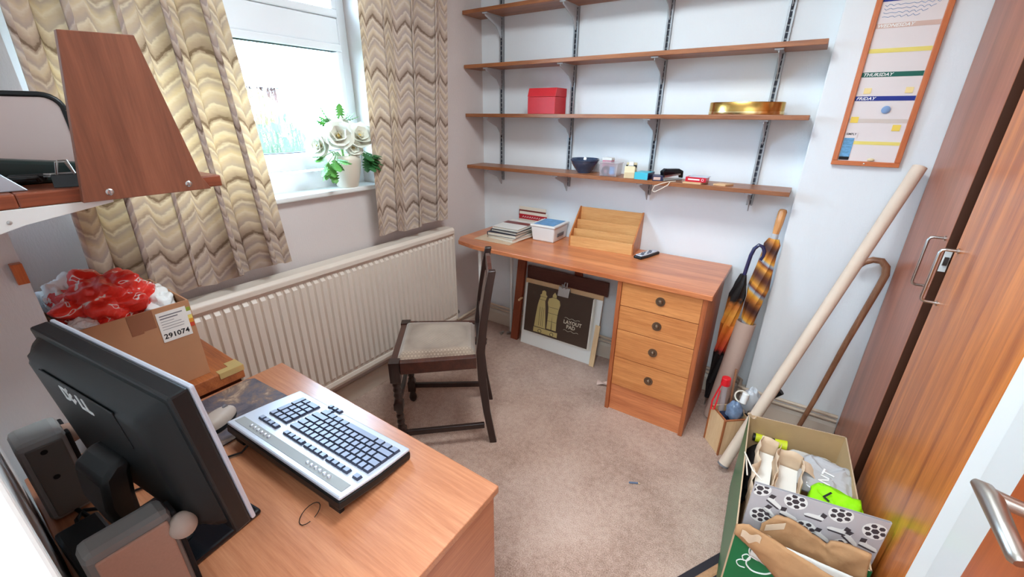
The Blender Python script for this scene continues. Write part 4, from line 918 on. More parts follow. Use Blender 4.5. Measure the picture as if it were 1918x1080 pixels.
obj('arm', MB().prism([(-0.06, 0.026), (0.048, 0.034), (0.052, 0.010), (0.058, 0.012), (0.056, 0.045), (0.03, 0.056), (-0.045, 0.058), (-0.064, 0.046)], 'x', -0.014, 0.014), 'black_gloss', st, 0.005)
obj('string_loop', MB().tube([(1.285, -0.15, zt + .003), (1.268, -0.182, zt + .002), (1.262, -0.192, zt - .012), (1.235, -0.198, zt - .032), (1.205, -0.197, zt - .05), (1.192, -0.197, zt - .045), (1.20, -0.197, zt - .022), (1.235, -0.194, zt - .006), (1.262, -0.184, zt + .002), (1.282, -0.160, zt + .003)], .0022, 6), 'cord_white', None, smooth=True, label='loop of white string hanging over the lowest shelf edge', cat='string')
pk2 = thing('wood_block', 'pale wooden block under the red carton on the lowest shelf', 'block', (1.375, -0.145, zt))
obj('block', MB().hexa([(1.325, -0.186, zt), (1.405, -0.18, zt), (1.425, -0.11, zt), (1.345, -0.116, zt)], [(1.325, -0.186, zt + .009), (1.405, -0.18, zt + .009), (1.425, -0.11, zt + .009), (1.345, -0.116, zt + .009)]), 'pale_wood_block', pk2, 0.001)
rc = thing('red_carton', 'slim red carton with white lettering on the lowest shelf', 'box', (1.38, -0.145, zt + 0.0095), -0.05, world=False)
obj('body', MB().box((-0.046, -0.03, 0), (0.046, 0.03, 0.021)), 'red_gloss', rc, 0.001)
obj('print', MB().box((-0.034, -0.0306, 0.008), (0.018, -0.0298, 0.014)), 'ink_white', rc)
obj('print_ring', MB().tube([(0.031 + .005 * math.cos(a * PI / 6), -.0305, .011 + .005 * math.sin(a * PI / 6)) for a in range(13)], .001, 5), 'ink_white', rc)
obj('wrapper', MB().box((-0.03, -0.028, 0.0212), (0.052, 0.028, 0.025)), 'silver_plastic', rc, 0.001)
obj('wood_block', MB().hexa([(1.455, -0.16, zt), (1.508, -0.166, zt), (1.535, -0.12, zt), (1.475, -0.116, zt)], [(1.455, -0.16, zt + .008), (1.508, -0.166, zt + .008), (1.535, -0.12, zt + .008), (1.475, -0.116, zt + .008)]), 'pale_wood_block', None, 0.001, label='thin pale wooden block lying alone at the right of the lowest shelf', cat='block')

# ------------------------------------------------------------------ vase of flowers on the sill
VX, VY, VZ = -0.02, -1.045, 1.128
vs_ = thing('vase', 'cream tapered ceramic vase on the window sill', 'vase', (VX, VY, VZ))
obj('body', MB().lathe([(0.002, 0), (0.046, 0), (0.049, 0.004), (0.064, 0.06), (0.073, 0.105), (0.075, 0.125), (0.071, 0.143), (0.066, 0.146), (0.064, 0.142), (0.068, 0.125), (0.06, 0.06), (0.04, 0.012), (0.002, 0.01)], (VX, VY, VZ), 40), 'vase_cream', vs_, smooth=True, angle=1.2)
def bloom(c, r, axis, label, seed):
    rnd = random.Random(seed)
    t = thing('white_flower', label, 'flower', c, 0.0, world=False, group='white blooms in the vase')
    t.rotation_euler = Vector(axis).to_track_quat('Z', 'Y').to_euler()
    for ring, (n, tilt, rr, ln) in enumerate(((6, 1.35, 0.35, 1.0), (6, 1.0, 0.30, 0.92), (5, 0.65, 0.24, 0.75), (5, 0.3, 0.15, 0.5))):
        for k in range(n):
            a = 2 * PI * (k + 0.5 * (ring % 2)) / n + rnd.uniform(-.15, .15); tl = tilt + rnd.uniform(-.1, .1); L_ = r * ln
            def fn(u, v):
                w_ = math.sin(PI * min(1, v * 0.80 + 0.08)) ** 0.6 * 0.62 * L_
                s_ = (2 * u - 1); rad_ = L_ * v
                lx = s_ * w_; cup = 0.25 * L_ * (1 - s_ * s_) * -0.35 + 0.16 * L_ * v * v
                px_ = rad_ * math.sin(tl); pz_ = rad_ * math.cos(tl) + cup
                return (math.cos(a) * px_ - math.sin(a) * lx, math.sin(a) * px_ + math.cos(a) * lx, pz_)
            obj('petal', MB().grid(fn, 4, 5), 'petal', t, smooth=True, angle=3)
    obj('heart', MB().ball((0, 0, r * 0.18), (r * .2, r * .2, r * .13), 12, 7), 'flower_heart', t, smooth=True)
    # stem down into the vase, in world terms
    inv = t.rotation_euler.to_matrix().inverted()
    p1 = inv @ (Vector((VX + (c[0] - VX) * .2, VY + (c[1] - VY) * .2, VZ + 0.06)) - Vector(c)); p2 = inv @ (Vector((VX + (c[0] - VX) * .55, VY + (c[1] - VY) * .5, VZ + 0.16)) - Vector(c))
    obj('stem', MB().tube([(0, 0, 0), (0, 0, -r * .3), p2, p1], .0025, 6), 'stem_green', t, smooth=True)
bloom((VX + .06, VY - .055, VZ + .232), .066, (.9, -.55, .35), 'large open white bloom with golden heart at the left of the vase', 1)
bloom((VX + .055, VY + .055, VZ + .225), .064, (.8, -.25, .5), 'large open white bloom with golden heart at the right of the vase', 2)
bloom((VX + .05, VY + .02, VZ + .178), .042, (.9, -.3, .1), 'small half-open white bloom low over the vase rim', 3)
bloom((VX + .0, VY - .115, VZ + .19), .062, (.4, -.9, .2), 'drooping white bloom at the far left of the bouquet', 4)
bloom((VX - .01, VY - .01, VZ + .275), .056, (.3, -.2, .9), 'white bloom at the top of the bouquet', 5)
bloom((VX + .0, VY + .095, VZ + .225), .056, (.5, .3, .6), 'white bloom facing the curtain at the right of the bouquet', 6)
def leaf_mesh(L_, w_):
    pts = []
    n = 5
    right = []
    for i in range(n):
        v0 = 0.15 + 0.8 * i / n
        ww = w_ * math.sin(PI * (v0 * .85 + .1)) 
        right += [(ww, v0 * L_), (ww * 0.45, (v0 + 0.8 / n * .8) * L_)]
    poly = [(0.002, 0)] + right + [(0, L_)] + [(-x, y) for x, y in reversed(right)] + [(-0.002, 0)]
    mb = MB(); n = len(poly)
    vs = [(x, y, -0.12 * y * y / L_ - 0.25 * abs(x)) for x, y in poly] + [(0, y * L_ / 6.0, -0.12 * (y * L_ / 6) ** 2 / L_ + .001) for y in range(7)]
    bm_f = []
    mb.add([(x, y, z) for x, y, z in vs[:n]], [tuple(range(n))])
    return mb.mesh('leaf')
LM = [leaf_mesh(.075, .024), leaf_mesh(.06, .022)]
for m_ in LM: m_.materials.append(M['leaf_green'])
LD = [m_.copy() for m_ in LM]
for m_ in LD: m_.materials.clear(); m_.materials.append(M['leaf_dark'])
def sprig(label, origin, dirs, meshes, seed):
    rnd = random.Random(seed)
    t = thing('leaf_sprig', label, 'foliage', origin, 0.0, world=False, group='leaf sprigs in the vase')
    for d in dirs:
        d = Vector(d); p = Vector((d.x, d.y, d.z)) * 0.6
        end = p * 1.0
        base = Vector((VX, VY, VZ + 0.12)) - Vector(origin)
        obj('stem', MB().tube([base, base * .4 + p * .3 + Vector((0, 0, .03)), p, p * 1.3], .0018, 5), 'stem_green', t)
        for k in range(4):
            q = (d + Vector((rnd.uniform(-.5, .5), rnd.uniform(-.5, .5), rnd.uniform(-.3, .3))) * d.length).normalized()
            rot = q.to_track_quat('Y', 'Z').to_euler()
            o = share('leaf', meshes[k % 2], 'leaf_green', t, tuple(p * (0.75 + .18 * k)), tuple(rot), (1, 1, 1))
    return t
sprig('bright green serrated leaves hanging at the left of the vase', (VX + .05, VY - .10, VZ + .15), [(0.03, -0.06, -0.05), (0.04, -0.035, -0.07), (.02, -.08, 0.0), (.05, -.01, -.03), (.05, .015, -.02)], LM, 3)
sprig('dark green serrated leaves hanging at the right of the vase', (VX + .055, VY + .055, VZ + .165), [(0.05, 0.03, -0.05), (0.06, 0.01, -0.06), (.05, .035, -.02), (.06, .03, -.05), (.05, .0, -.02)], LD, 4)
sprig('light green leaves rising behind the white blooms', (VX - .02, VY + .0, VZ + .25), [(0.0, -0.09, 0.03), (0.01, -0.06, 0.06), (.0, .06, .06), (.02, .02, .07), (.02, -.11, -.02)], LM, 5)

# ------------------------------------------------------------------ monitor
MW, MH, MT = 0.44, 0.28, 0.018
mo = thing('monitor', 'black flat-screen monitor seen from behind on the pale desk', 'monitor', (0, 0, 0), 0.0, world=False)
ma, mtilt = 0.1287, 0.0914
TR = Vector((1.168, -2.171, 1.104))      # top right corner of the screen frame
d_ = Vector((math.cos(ma), math.sin(ma), 0)); n_ = Vector((-math.sin(ma), math.cos(ma), 0))
up_ = Vector((0, 0, 1)) * math.cos(mtilt) - n_ * math.sin(mtilt)
fo = d_.cross(up_) * -1                   # towards the user
cen = TR - d_ * (MW / 2) - up_ * (MH / 2)
foot = Vector((cen.x, cen.y, NZ)) - n_ * 0.045
mo.location = foot; mo.rotation_euler = (0, 0, ma)
RI = Matrix.Rotation(-ma, 4, 'Z')
pc_ = RI @ (cen - foot)                   # panel centre in local coords
PM = Matrix.Translation(pc_) @ Matrix.Rotation(mtilt, 4, 'X')   # local: x width, y to user, z up
obj('bezel', MB().box((-MW / 2, 0.0065, -MH / 2), (MW / 2, MT - .004, MH / 2)).xf(PM), 'silver_plastic', mo, 0.003)
obj('screen', MB().box((-MW / 2 + .016, MT - .0041, -MH / 2 + .016), (MW / 2 - .016, MT - .0032, MH / 2 - .016)).xf(PM), 'black_gloss', mo)
shell = obj('back_shell', MB().hexa([(-MW / 2, .006, -MH / 2), (MW / 2, .006, -MH / 2), (MW / 2, -0.020, -MH / 2), (-MW / 2, -0.020, -MH / 2)][::-1],
      [(-MW / 2, .006, MH / 2), (MW / 2, .006, MH / 2), (MW / 2, -0.020, MH / 2), (-MW / 2, -0.020, MH / 2)][::-1]).xf(PM), 'black_plastic', mo, 0.004)
def bulge(u, v):
    x = (2 * u - 1); z = (2 * v - 1)
    e = max(abs(x), abs(z)); k = min(1.0, (1 - e) / 0.22)
    return (x * (MW / 2 - .012), -0.018 - 0.034 * math.sin(k * PI / 2), z * (MH / 2 - .012))
obj('rear_bulge', MB().grid(bulge, 40, 28).xf(PM), 'black_plastic', shell, smooth=True, angle=2)
obj('rear_plate', MB().box((-0.12, -0.0535, 0.035), (0.12, -0.0515, 0.105)).xf(PM), 'black_plastic', shell, 0.001)
LOGO = PM @ Matrix.Translation((-0.012, -0.0537, 0.068)) @ Matrix.Rotation(PI / 2, 4, 'X')
for ch, dx, rot in (('D', 0.046, 0), ('E', 0.0195, 0.70), ('L', -0.008, 0), ('L', -0.028, 0)):
    m_ = LOGO @ Matrix.Translation((-dx - (0.0 if ch != 'E' else -0.004), 0 if ch != 'E' else -0.002, 0)) @ Matrix.Rotation(rot, 4, 'Z')
    lo_ = text('logo_letter', ch, 0.036, 'ink_white', shell, m_, 0.0006, 0.0012); del lo_['kind']
arm = [(0, pc_.y - 0.05, pc_.z - 0.025), (0, pc_.y - 0.068, pc_.z - 0.045), (0, pc_.y - 0.074, pc_.z - 0.10), (0, pc_.y - 0.07, pc_.z - 0.16), (0, pc_.y - 0.045, 0.03), (0, pc_.y - 0.03, 0.012)]
vsA = []
for k, p in enumerate(arm):
    hw = (0.045, 0.05, 0.045, 0.036, 0.034, 0.05)[k]; hd = (0.012, 0.02, 0.02, 0.016, 0.015, 0.03)[k]
    vsA += [(-hw, p[1] - hd, p[2]), (hw, p[1] - hd, p[2]), (hw, p[1] + hd, p[2]), (-hw, p[1] + hd, p[2])]
obj('stand_arm', MB().add(vsA, [(0, 1, 2, 3), (23, 22, 21, 20)] + [(4 * k + i, 4 * k + (i + 1) % 4, 4 * k + 4 + (i + 1) % 4, 4 * k + 4 + i) for k in range(5) for i in range(4)]), 'black_plastic', mo, 0.008, smooth=True)
obj('base', MB().box((-0.125, -0.02, 0), (0.10, 0.135, 0.012)), 'black_gloss', mo, 0.005)
obj('power_cable', MB().tube([(1.0, -2.20, 0.84), (1.02, -2.23, 0.78), (0.99, -2.25, 0.725), (0.92, -2.27, 0.706), (0.80, -2.28, 0.706), (0.70, -2.30, 0.706)], .004, 8), 'black_plastic', None, smooth=True, label='black cable hanging behind the monitor stand', cat='cable')

# ------------------------------------------------------------------ keyboard
KW, KD = 0.425, 0.195
kt = 0.13
kbd = thing('keyboard', 'silver multimedia keyboard with dark keys on the pale desk', 'keyboard', (0.967, -1.917, NZ), 0.044 + PI, world=False)
# local: x to the right of the user, y away from the user (towards the monitor), surface tilted up at the rear
KM = Matrix.Translation((0, -KD / 2, 0.012)) @ Matrix.Rotation(kt, 4, 'X') @ Matrix.Translation((0, KD / 2, 0))
def krect(w0, w1, d, r=0.0):
    return [(-w0 / 2, -d / 2), (w0 / 2, -d / 2), (w1 / 2 + .004, 0), (w1 / 2, d / 2), (-w1 / 2, d / 2), (-w1 / 2 - .004, 0)]
obj('lower_case', MB().prism(krect(KW, KW, KD), 'z', -0.012, 0.008).xf(KM), 'black_plastic', kbd, 0.004)
deck = obj('deck', MB().prism(krect(KW - .002, KW - .002, KD - .002), 'z', 0.0085, 0.017).xf(KM), 'silver_plastic', kbd, 0.005)
for s in (-1, 1): obj('foot', MB().box((s * 0.18 - .018, KD / 2 - .02, -0.001), (s * .18 + .018, KD / 2 - .008, 0.022)), 'black_plastic', kbd, 0.002)
def keymesh(w_, d):
    top = MB().hexa([(-w_ / 2, -d / 2, 0), (w_ / 2, -d / 2, 0), (w_ / 2, d / 2, 0), (-w_ / 2, d / 2, 0)], [(-w_ / 2 + .0022, -d / 2 + .0022, .0065), (w_ / 2 - .0022, -d / 2 + .0022, .0065), (w_ / 2 - .0022, d / 2 - .0012, .0065), (-w_ / 2 + .0022, d / 2 - .0012, .0065)])
    me = top.mesh('key'); me.materials.append(M['key_blue_grey']); me.materials.append(M['key_top'])
    for p in me.polygons:
        if p.normal.z > 0.9 and p.center.z > .005: p.material_index = 1
    return me
KC = {}
U = 0.0190
def key(x, y, w_=1.0, d=1.0):
    k = (round(w_, 2), round(d, 2))
    if k not in KC: KC[k] = keymesh(U * w_ - .0014, U * d - .0014)
    o = share('key', KC[k], 'key_top', kbd); o.matrix_local = KM @ Matrix.Translation((x, y, 0.017))
xl = -0.202; yb0 = -0.067
rows = [[1.25, 1.25, 1.25, 5.5, 1.25, 1.25, 1.25, 1.5], [2.25] + [1] * 10 + [2.75], [1.75] + [1] * 11 + [2.25], [1.5] + [1] * 12 + [1.5], [1] * 13 + [2]]
for r, row in enumerate(rows):
    x = xl
    y = yb0 + r * U
    if r == 0: x = xl
    for w_ in row:
        key(x + w_ * U / 2 * 0.985, y, w_ * .985); x += w_ * U * .985
x0 = xl
for g in range(1):
    key(xl + U * .5, yb0 + 5 * U + .010, 1.0, .8)
for g in range(3):
    for k in range(4): key(xl + .033 + g * .079 + k * U * .98 + U / 2, yb0 + 5 * U + .010, .98, .8)
for k in range(3): key(xl + .2655 + k * U, yb0 + 5 * U + .010, .98, .8) if False else None
nx = xl + 15 * U * .985 + .012
for r in range(5):
    for k in range(4):
        if (k == 3 and r in (0, 2)) or (r == 0 and k == 1): continue
        hgt = 2.0 if (k == 3 and r in (1, 3)) else 1.0
        wd_ = 2.0 if (r == 0 and k == 0) else 1.0
        key(nx + (k + wd_ / 2) * U, yb0 + (r - (hgt - 1) / 2) * U, wd_, hgt)
for k in range(4): key(nx + (k + .5) * U, yb0 + 5 * U + .010, .98, .8)
for (a, b_) in ((0, 0), (-1, 0), (1, 0), (0, 1)): key(nx - 2.0 * U + a * U * .9, yb0 - 1.35 * U + b_ * U * .8, .85, .75)
strip = obj('media_strip', MB().box((-0.2, 0.060, 0.017), (0.2, 0.083, 0.0178)).xf(KM), 'grey_plastic', deck)
for s in (-1, 1):
    for k in range(6): obj('media_button', MB().lathe([(0.0045, 0), (0.0045, 0.002), (0.003, 0.0042), (0.0005, 0.0046)], (0.11 * s + (k - 2.5) * 0.0145, 0.0715, 0.0178), 12).xf(KM), 'button_silver', deck, smooth=True)
obj('keyboard_cable', MB().tube([(0.84, -2.012, NZ + .02), (0.835, -2.03, NZ + .006), (0.82, -2.06, NZ + .005), (0.80, -2.11, NZ + .005), (0.78, -2.16, NZ + .005), (0.75, -2.25, NZ + .005)], .0025, 6), 'black_plastic', None, smooth=True, label='thin black cable running from the keyboard towards the wall', cat='cable')
obj('wire_loop', MB().tube([(1.125 + .016 * math.cos(a * PI / 8), -2.035 + .022 * math.sin(a * PI / 8), NZ + .0015 + .008 * (1 + math.sin(a * PI / 8))) for a in range(16)], .0009, 5), 'black_plastic', None, label='tiny black wire loop lying by the keyboard', cat='wire')

# ------------------------------------------------------------------ mouse and mat
mm = thing('mouse_mat', 'dark marbled mouse mat at the left end of the pale desk', 'mouse mat', (0.65, -1.955, NZ), 0.06, world=False)
obj('sheet', MB().prism([(-0.115, -0.105), (0.115, -0.105), (0.115, 0.105), (-0.1, 0.105), (-0.115, 0.09)], 'z', 0.0025, 0.004), 'mousemat_print', mm)
obj('rubber_base', MB().prism([(-0.115, -0.105), (0.115, -0.105), (0.115, 0.105), (-0.1, 0.105), (-0.115, 0.09)], 'z', 0.0, 0.0025), 'mat_edge', mm)
ms_ = thing('mouse', 'pale grey computer mouse with dark sides on the mat', 'mouse', (0.685, -2.012, NZ + .004), 0.5, world=False)
def mouse_pt(u, v):
    a = 2 * PI * u; e = v
    r = math.cos(e * PI / 2) ** 0.6
    return (0.029 * r * math.cos(a), 0.052 * r * math.sin(a), 0.014 + 0.024 * math.sin(e * PI / 2) * (1 - .15 * math.sin(a) * r))
obj('top_shell', MB().grid(mouse_pt, 28, 10), 'speaker_light', ms_, smooth=True, angle=2)
obj('base', MB().lathe([(0.002, 0), (0.92, 0), (1.0, 0.006), (1.0, 0.0142)], (0, 0, 0), 28, 0.0285, 0.0515).xf(Matrix.Identity(4)), 'black_plastic', ms_, smooth=True)
obj('wheel', MB().cyl((-.003, .028, .033), (.003, .028, .033), .007, n=14), 'ink_grey', ms_)

# ------------------------------------------------------------------ speakers
def speaker(x0, x1, y0, y1, top, label, sidemat, topmat):
    t = thing('desk_speaker', label, 'speaker', ((x0 + x1) / 2, (y0 + y1) / 2, NZ), 0.0, group='desk speakers either side of the monitor')
    obj('cabinet', MB().prism([(x0, y0), (x1, y0), (x1, y1), (x0, y1)], 'z', NZ, top), topmat, t, 0.012)
    obj('side_cover', MB().box((x1 - .001, y0 + .010, NZ + .012), (x1 + .004, y1 - .008, top - .012)), sidemat, t, 0.004)
    obj('front_grille', MB().box((x0 + .008, y1 - .002, NZ + .012), (x1 - .008, y1 + .006, top - .012)), 'black_fabric', t, 0.003)
    return t
sp = speaker(1.078, 1.128, -2.322, -2.222, 0.905, 'beige sided desk speaker with volume knob right of the monitor stand', 'speaker_beige', 'speaker_grey')
o = obj('volume_knob', MB().ball((1.128, -2.216, 0.868), (.018, .019, .021), 18, 12), 'speaker_light', sp, smooth=True); o['label'] = 'pale bulbous volume knob'
sp = speaker(0.640, 0.728, -2.33, -2.262, 0.885, 'grey desk speaker with shade-darkened side and screw holes left of the monitor stand', 'speaker_shadow_grey', 'grey_plastic')
for z in (0.86, 0.80): obj('screw_hole', MB().cyl((0.731, -2.298, z), (0.7325, -2.298, z), .005, n=12), 'dark_gap_black', sp)
obj('tweeter', MB().cyl((0.69, -2.262, 0.855), (0.69, -2.243, 0.855), .022, .018, n=18), 'speaker_beige', sp, smooth=True)
ad = thing('power_adapter', 'black power adapter block behind the monitor stand', 'adapter', (0.90, -2.30, NZ), 0.05, world=False)
obj('case', MB().box((-.10, -.032, 0), (.10, .032, .034)), 'black_plastic', ad, .006)
obj('lead', MB().tube([(-.10, 0, .012), (-.14, .005, .008), (-.16, .02, .006), (-.13, .045, .006), (-.02, .05, .006), (.08, .048, .006)], .004, 7), 'black_plastic', ad, smooth=True)
# ------------------------------------------------------------------ campaign chest beside the desk with carton and carrier bags
ch = thing('campaign_chest', 'reddish wooden chest with brass corner beside the pale desk', 'chest', (0.33, -2.02, 0))
obj('body', MB().box((0.145, -2.19, 0.0), (0.500, -1.875, 0.700)), 'chest_dark', ch, 0.002)
lidc = obj('lid', MB().box((0.135, -2.193, 0.7005), (0.508, -1.865, 0.744)), 'chest_wood', ch, 0.003)
o = obj('corner_mount', MB().box((0.458, -1.897, 0.7441), (0.5095, -1.864, 0.7455)).box((0.486, -1.93, 0.7441), (0.5095, -1.897, 0.7455)).box((0.5081, -1.93, 0.727), (0.5098, -1.864, 0.7441)).box((0.458, -1.865, 0.727), (0.5095, -1.8635, 0.7441)), 'brass', lidc); o['label'] = 'bright brass corner mount'
for k in range(3):
    d = obj('drawer', MB().box((0.165, -1.876, 0.04 + k * .22), (0.482, -1.87, 0.245 + k * .22)), 'chest_wood', ch, 0.001)
    for x in (.24, .41): obj('pull', MB().cyl((x, -1.87, .15 + k * .22), (x, -1.855, .15 + k * .22), .012, n=12), 'brass', d)
cx0, cx1, cy0, cy1, cz0, cz1 = 0.20, 0.475, -2.185, -1.939, 0.7445, 0.978
bx = thing('carton', 'open cardboard carton labelled 291074 full of carrier bags', 'carton', (0.34, -2.06, cz0))
tw = .004
for b0, b1 in (((cx1 - tw, cy0, cz0), (cx1, cy1, cz1)), ((cx0, cy0, cz0), (cx0 + tw, cy1, cz1)), ((cx0 + tw, cy1 - tw, cz0), (cx1 - tw, cy1, cz1)), ((cx0 + tw, cy0, cz0), (cx1 - tw, cy0 + tw, cz1))):
    obj('side', MB().box(b0, b1), 'cardboard', bx)
obj('base', MB().box((cx0 + tw, cy0 + tw, cz0), (cx1 - tw, cy1 - tw, cz0 + tw)), 'cardboard', bx)
o = obj('tape', MB().box((cx1, -2.075, cz1 - .055), (cx1 + .0006, -2.05, cz1)).box((cx1, -2.05, cz1 - .05), (cx1 + .0006, -2.022, cz1 + .0005)), 'parcel_tape', bx)
lb = obj('shipping_label', MB().box((cx1 + .0002, -2.018, cz1 - .098), (cx1 + .0012, -1.951, cz1 - .014)), 'white_paper', bx)
def oncart(y, z): return Matrix.Translation(Vector((cx1 + .0014, y, z)) - Vector(BASE[bx.name])) @ Matrix.Rotation(PI / 2, 4, 'Z') @ Matrix.Rotation(PI / 2, 4, 'X')
text('lettering', '291074', 0.0195, 'ink_black', lb, oncart(-2.0145, cz1 - .0885), 0.0002, 0.0004)
for k, (ln, hh) in enumerate(((.052, .003), (.04, .003), (.03, .0012), (.045, .0012), (.05, .0012), (.048, .0012))):
    obj('text_line', MB().box((cx1 + .001, -2.012, cz1 - .026 - k * .0075), (cx1 + .0015, -2.012 + ln, cz1 - .026 - k * .0075 + hh)), 'ink_grey', lb)
for k, mt in enumerate(('label_green', 'white_paper', 'tape_yellow', 'label_orange', 'label_red')):
    obj('colour_tab', MB().box((cx1 + .0002, -1.951, cz1 - .03 - k * .0115), (cx1 + .001, -1.941, cz1 - .019 - k * .0115)), mt, lb)
def crumple(name, c, r, mat, label, seed, zcut=None, nu=72, nv=44, amp=0.3, freq=1.7):
    t = thing(name, label, 'carrier bag' if 'bag' in name else 'paper', c, 0.0, group='crumpled carrier bags in the carton' if 'bag' in name else None)
    def fn(u, v):
        a = 2 * PI * u; ph = PI * v
        d = Vector((math.cos(a) * math.sin(ph), math.sin(a) * math.sin(ph), -math.cos(ph)))
        q = d * freq + Vector((seed * 7.3, seed * 1.7, 0))
        k = 1 + amp * (abs(noise.noise(q)) * 1.6 - .3) + amp * .6 * (abs(noise.noise(q * 2.3)) - .2) + amp * .1 * abs(noise.noise(q * 4.1))
        p = Vector((c[0] + d.x * r[0] * k, c[1] + d.y * r[1] * k, c[2] + d.z * r[2] * k))
        if zcut is not None: p.z = max(p.z, zcut)
        return p
    mb = MB().grid(fn, nu, nv)
    for i, p in enumerate(mb.v):
        if p.z < cz1 + .004:   # stay inside the carton below its rim
            mb.v[i] = Vector((min(max(p.x, cx0 + .006), cx1 - .006), min(max(p.y, cy0 + .006), cy1 - .006), max(p.z, cz0 + .006)))
    obj('film', mb, mat, t, smooth=True, angle=0.9)
    return t
crumple('carrier_bag', (0.36, -2.075, 0.985), (0.105, 0.098, 0.085), 'bag_red', 'red crumpled carrier bag with white print on top of the carton', 1, amp=.34)
crumple('carrier_bag', (0.37, -1.995, 0.950), (0.085, 0.052, 0.060), 'bag_white', 'white crumpled carrier bag at the right side of the carton', 2, amp=.3)
crumple('carrier_bag', (0.30, -2.135, 1.000), (0.060, 0.050, 0.060), 'bag_white', 'white crumpled carrier bag at the back left of the carton', 3, amp=.35)
crumple('carrier_bag', (0.435, -2.145, 0.970), (0.035, 0.032, 0.022), 'bag_white', 'small white bag end poking out at the front left of the carton', 4, amp=.25)

# ------------------------------------------------------------------ teak shelf over the computer desk
ns = thing('bookend_shelf', 'teak wall shelf with tall tapered end panel above the monitor', 'shelf', (0.4, -2.1, 1.297))
obj('board', MB().box((0.17, YF + .152, 1.297), (0.70, -1.874, 1.3215)).box((0.432, YF + .001, 1.297), (0.70, YF + .152, 1.3215)), 'mahogany_edge', ns, 0.003)
pnl = obj('end_panel', MB().prism([(-2.116, 1.2965), (-1.905, 1.2965), (-1.918, 1.3225), (-1.966, 1.583), (-2.071, 1.578)], 'x', 0.7005, 0.7165), 'mahogany_panel', ns, 0.001)
for y, z in ((-2.075, 1.311), (-1.945, 1.311)):
    obj('screw', MB().lathe([(0.0005, .0018), (.004, .0015), (.0062, 0), (.0005, -.001)], (0, 0, 0), 16).xf(Matrix.Translation((0.7166, y, z)) @ Matrix.Rotation(PI / 2, 4, 'Y')), 'steel', pnl)
    obj('screw_slot', MB().box((0.7178, y - .0008, z - .005), (0.7187, y + .0008, z + .005)), 'ink_grey', pnl)
obj('bracket', MB().prism([(YF + .001, 1.2965), (-2.07, 1.2965), (-2.07, 1.290), (-2.195, 1.268), (YF + .001, 1.225)], 'x', 0.684, 0.700), 'gloss_white', ns, 0.001)
obj('bracket_screw', MB().ball((0.7003, -2.212, 1.276), (.0015, .0035, .0035), 8, 5), 'steel', ns)
obj('batten', MB().box((0.4325, -2.215, 1.105), (0.452, -2.197, 1.15)), 'pine_frame', None, 0.001, label='short orange wooden batten on the wall corner under the teak shelf', cat='batten')
# clutter on that shelf
mi = thing('mirror', 'pale mirror with rounded dark frame on the teak shelf', 'mirror', (0.45, -2.16, 1.3283), 0.0, world=False)
mi.rotation_euler = (0, 0, math.radians(78))
def rr(w_, h_, r, n=6):
    pts = []
    for cx_, cz_, a0 in ((w_ - r, h_ - r, 0), (-w_ + r, h_ - r, PI / 2)):
        for k in range(n + 1): pts.append((cx_ + r * math.cos(a0 + k * PI / 2 / n), cz_ + r * math.sin(a0 + k * PI / 2 / n)))
    return pts + [(-w_, 0), (w_, 0)]
obj('glass', MB().prism(rr(.115, .155, .03), 'y', -.003, .003), 'mirror_face', mi)
pts = [(x, 0, z) for x, z in rr(.115, .155, .03)]
obj('rim', MB().tube(pts + [pts[0]], .006, 8), 'black_plastic', mi, smooth=True, angle=.9)
cs = thing('spectacle_case', 'dark green slim case lying on the teak shelf', 'case', (0.56, -2.12, 1.322), 1.45, world=False)
obj('body', MB().prism([(-.08, 0), (.08, 0), (.08, .022), (.05, .034), (-.08, .05)], 'y', -.025, .025), 'case_green', cs, .006)
obj('hinge_line', MB().box((-.078, -.0256, .018), (.078, .0256, .0195)), 'black_plastic', cs)
ac = thing('acrylic_block', 'tilted clear acrylic block at the left edge on the teak shelf', 'block', (0.655, -2.205, 1.322), 1.5, world=False)
obj('body', MB().prism([(-.05, 0), (.035, 0), (-.005, .048), (-.05, .05)], 'y', -.015, .015), 'clear_acrylic', ac, .002)
sc = thing('scissors', 'pair of steel scissors with dark handles on the teak shelf', 'scissors', (0.63, -2.13, 1.322), 1.2, world=False)
for s in (-1, 1):
    obj('blade', MB().prism([(-.01, s * .002), (.07, s * .014), (.072, s * .010), (0, -s * .006)], 'z', .018 + .002 * s, .0205 + .002 * s), 'steel', sc)
    obj('handle', MB().tube([(-.035 + .022 * math.cos(a * PI / 8), s * .018 + .013 * math.sin(a * PI / 8), .012 + .006 * (a % 16 > 8)) for a in range(17)], .004, 7), 'black_plastic', sc, smooth=True)
bc = thing('binder_clip', 'shiny steel binder clip beside the scissors on the teak shelf', 'clip', (0.66, -2.115, 1.322), 1.3, world=False)
obj('body', MB().prism([(-.016, 0), (.016, 0), (.006, .022), (-.006, .022)], 'x', -.02, .02), 'black_gloss', bc, .001)
for s in (-1, 1): obj('wire_grip', MB().tube([(-.012, s * .006, .022), (-.006, s * .018, .045), (.006, s * .018, .045), (.012, s * .006, .022)], .0015, 6), 'steel', bc)

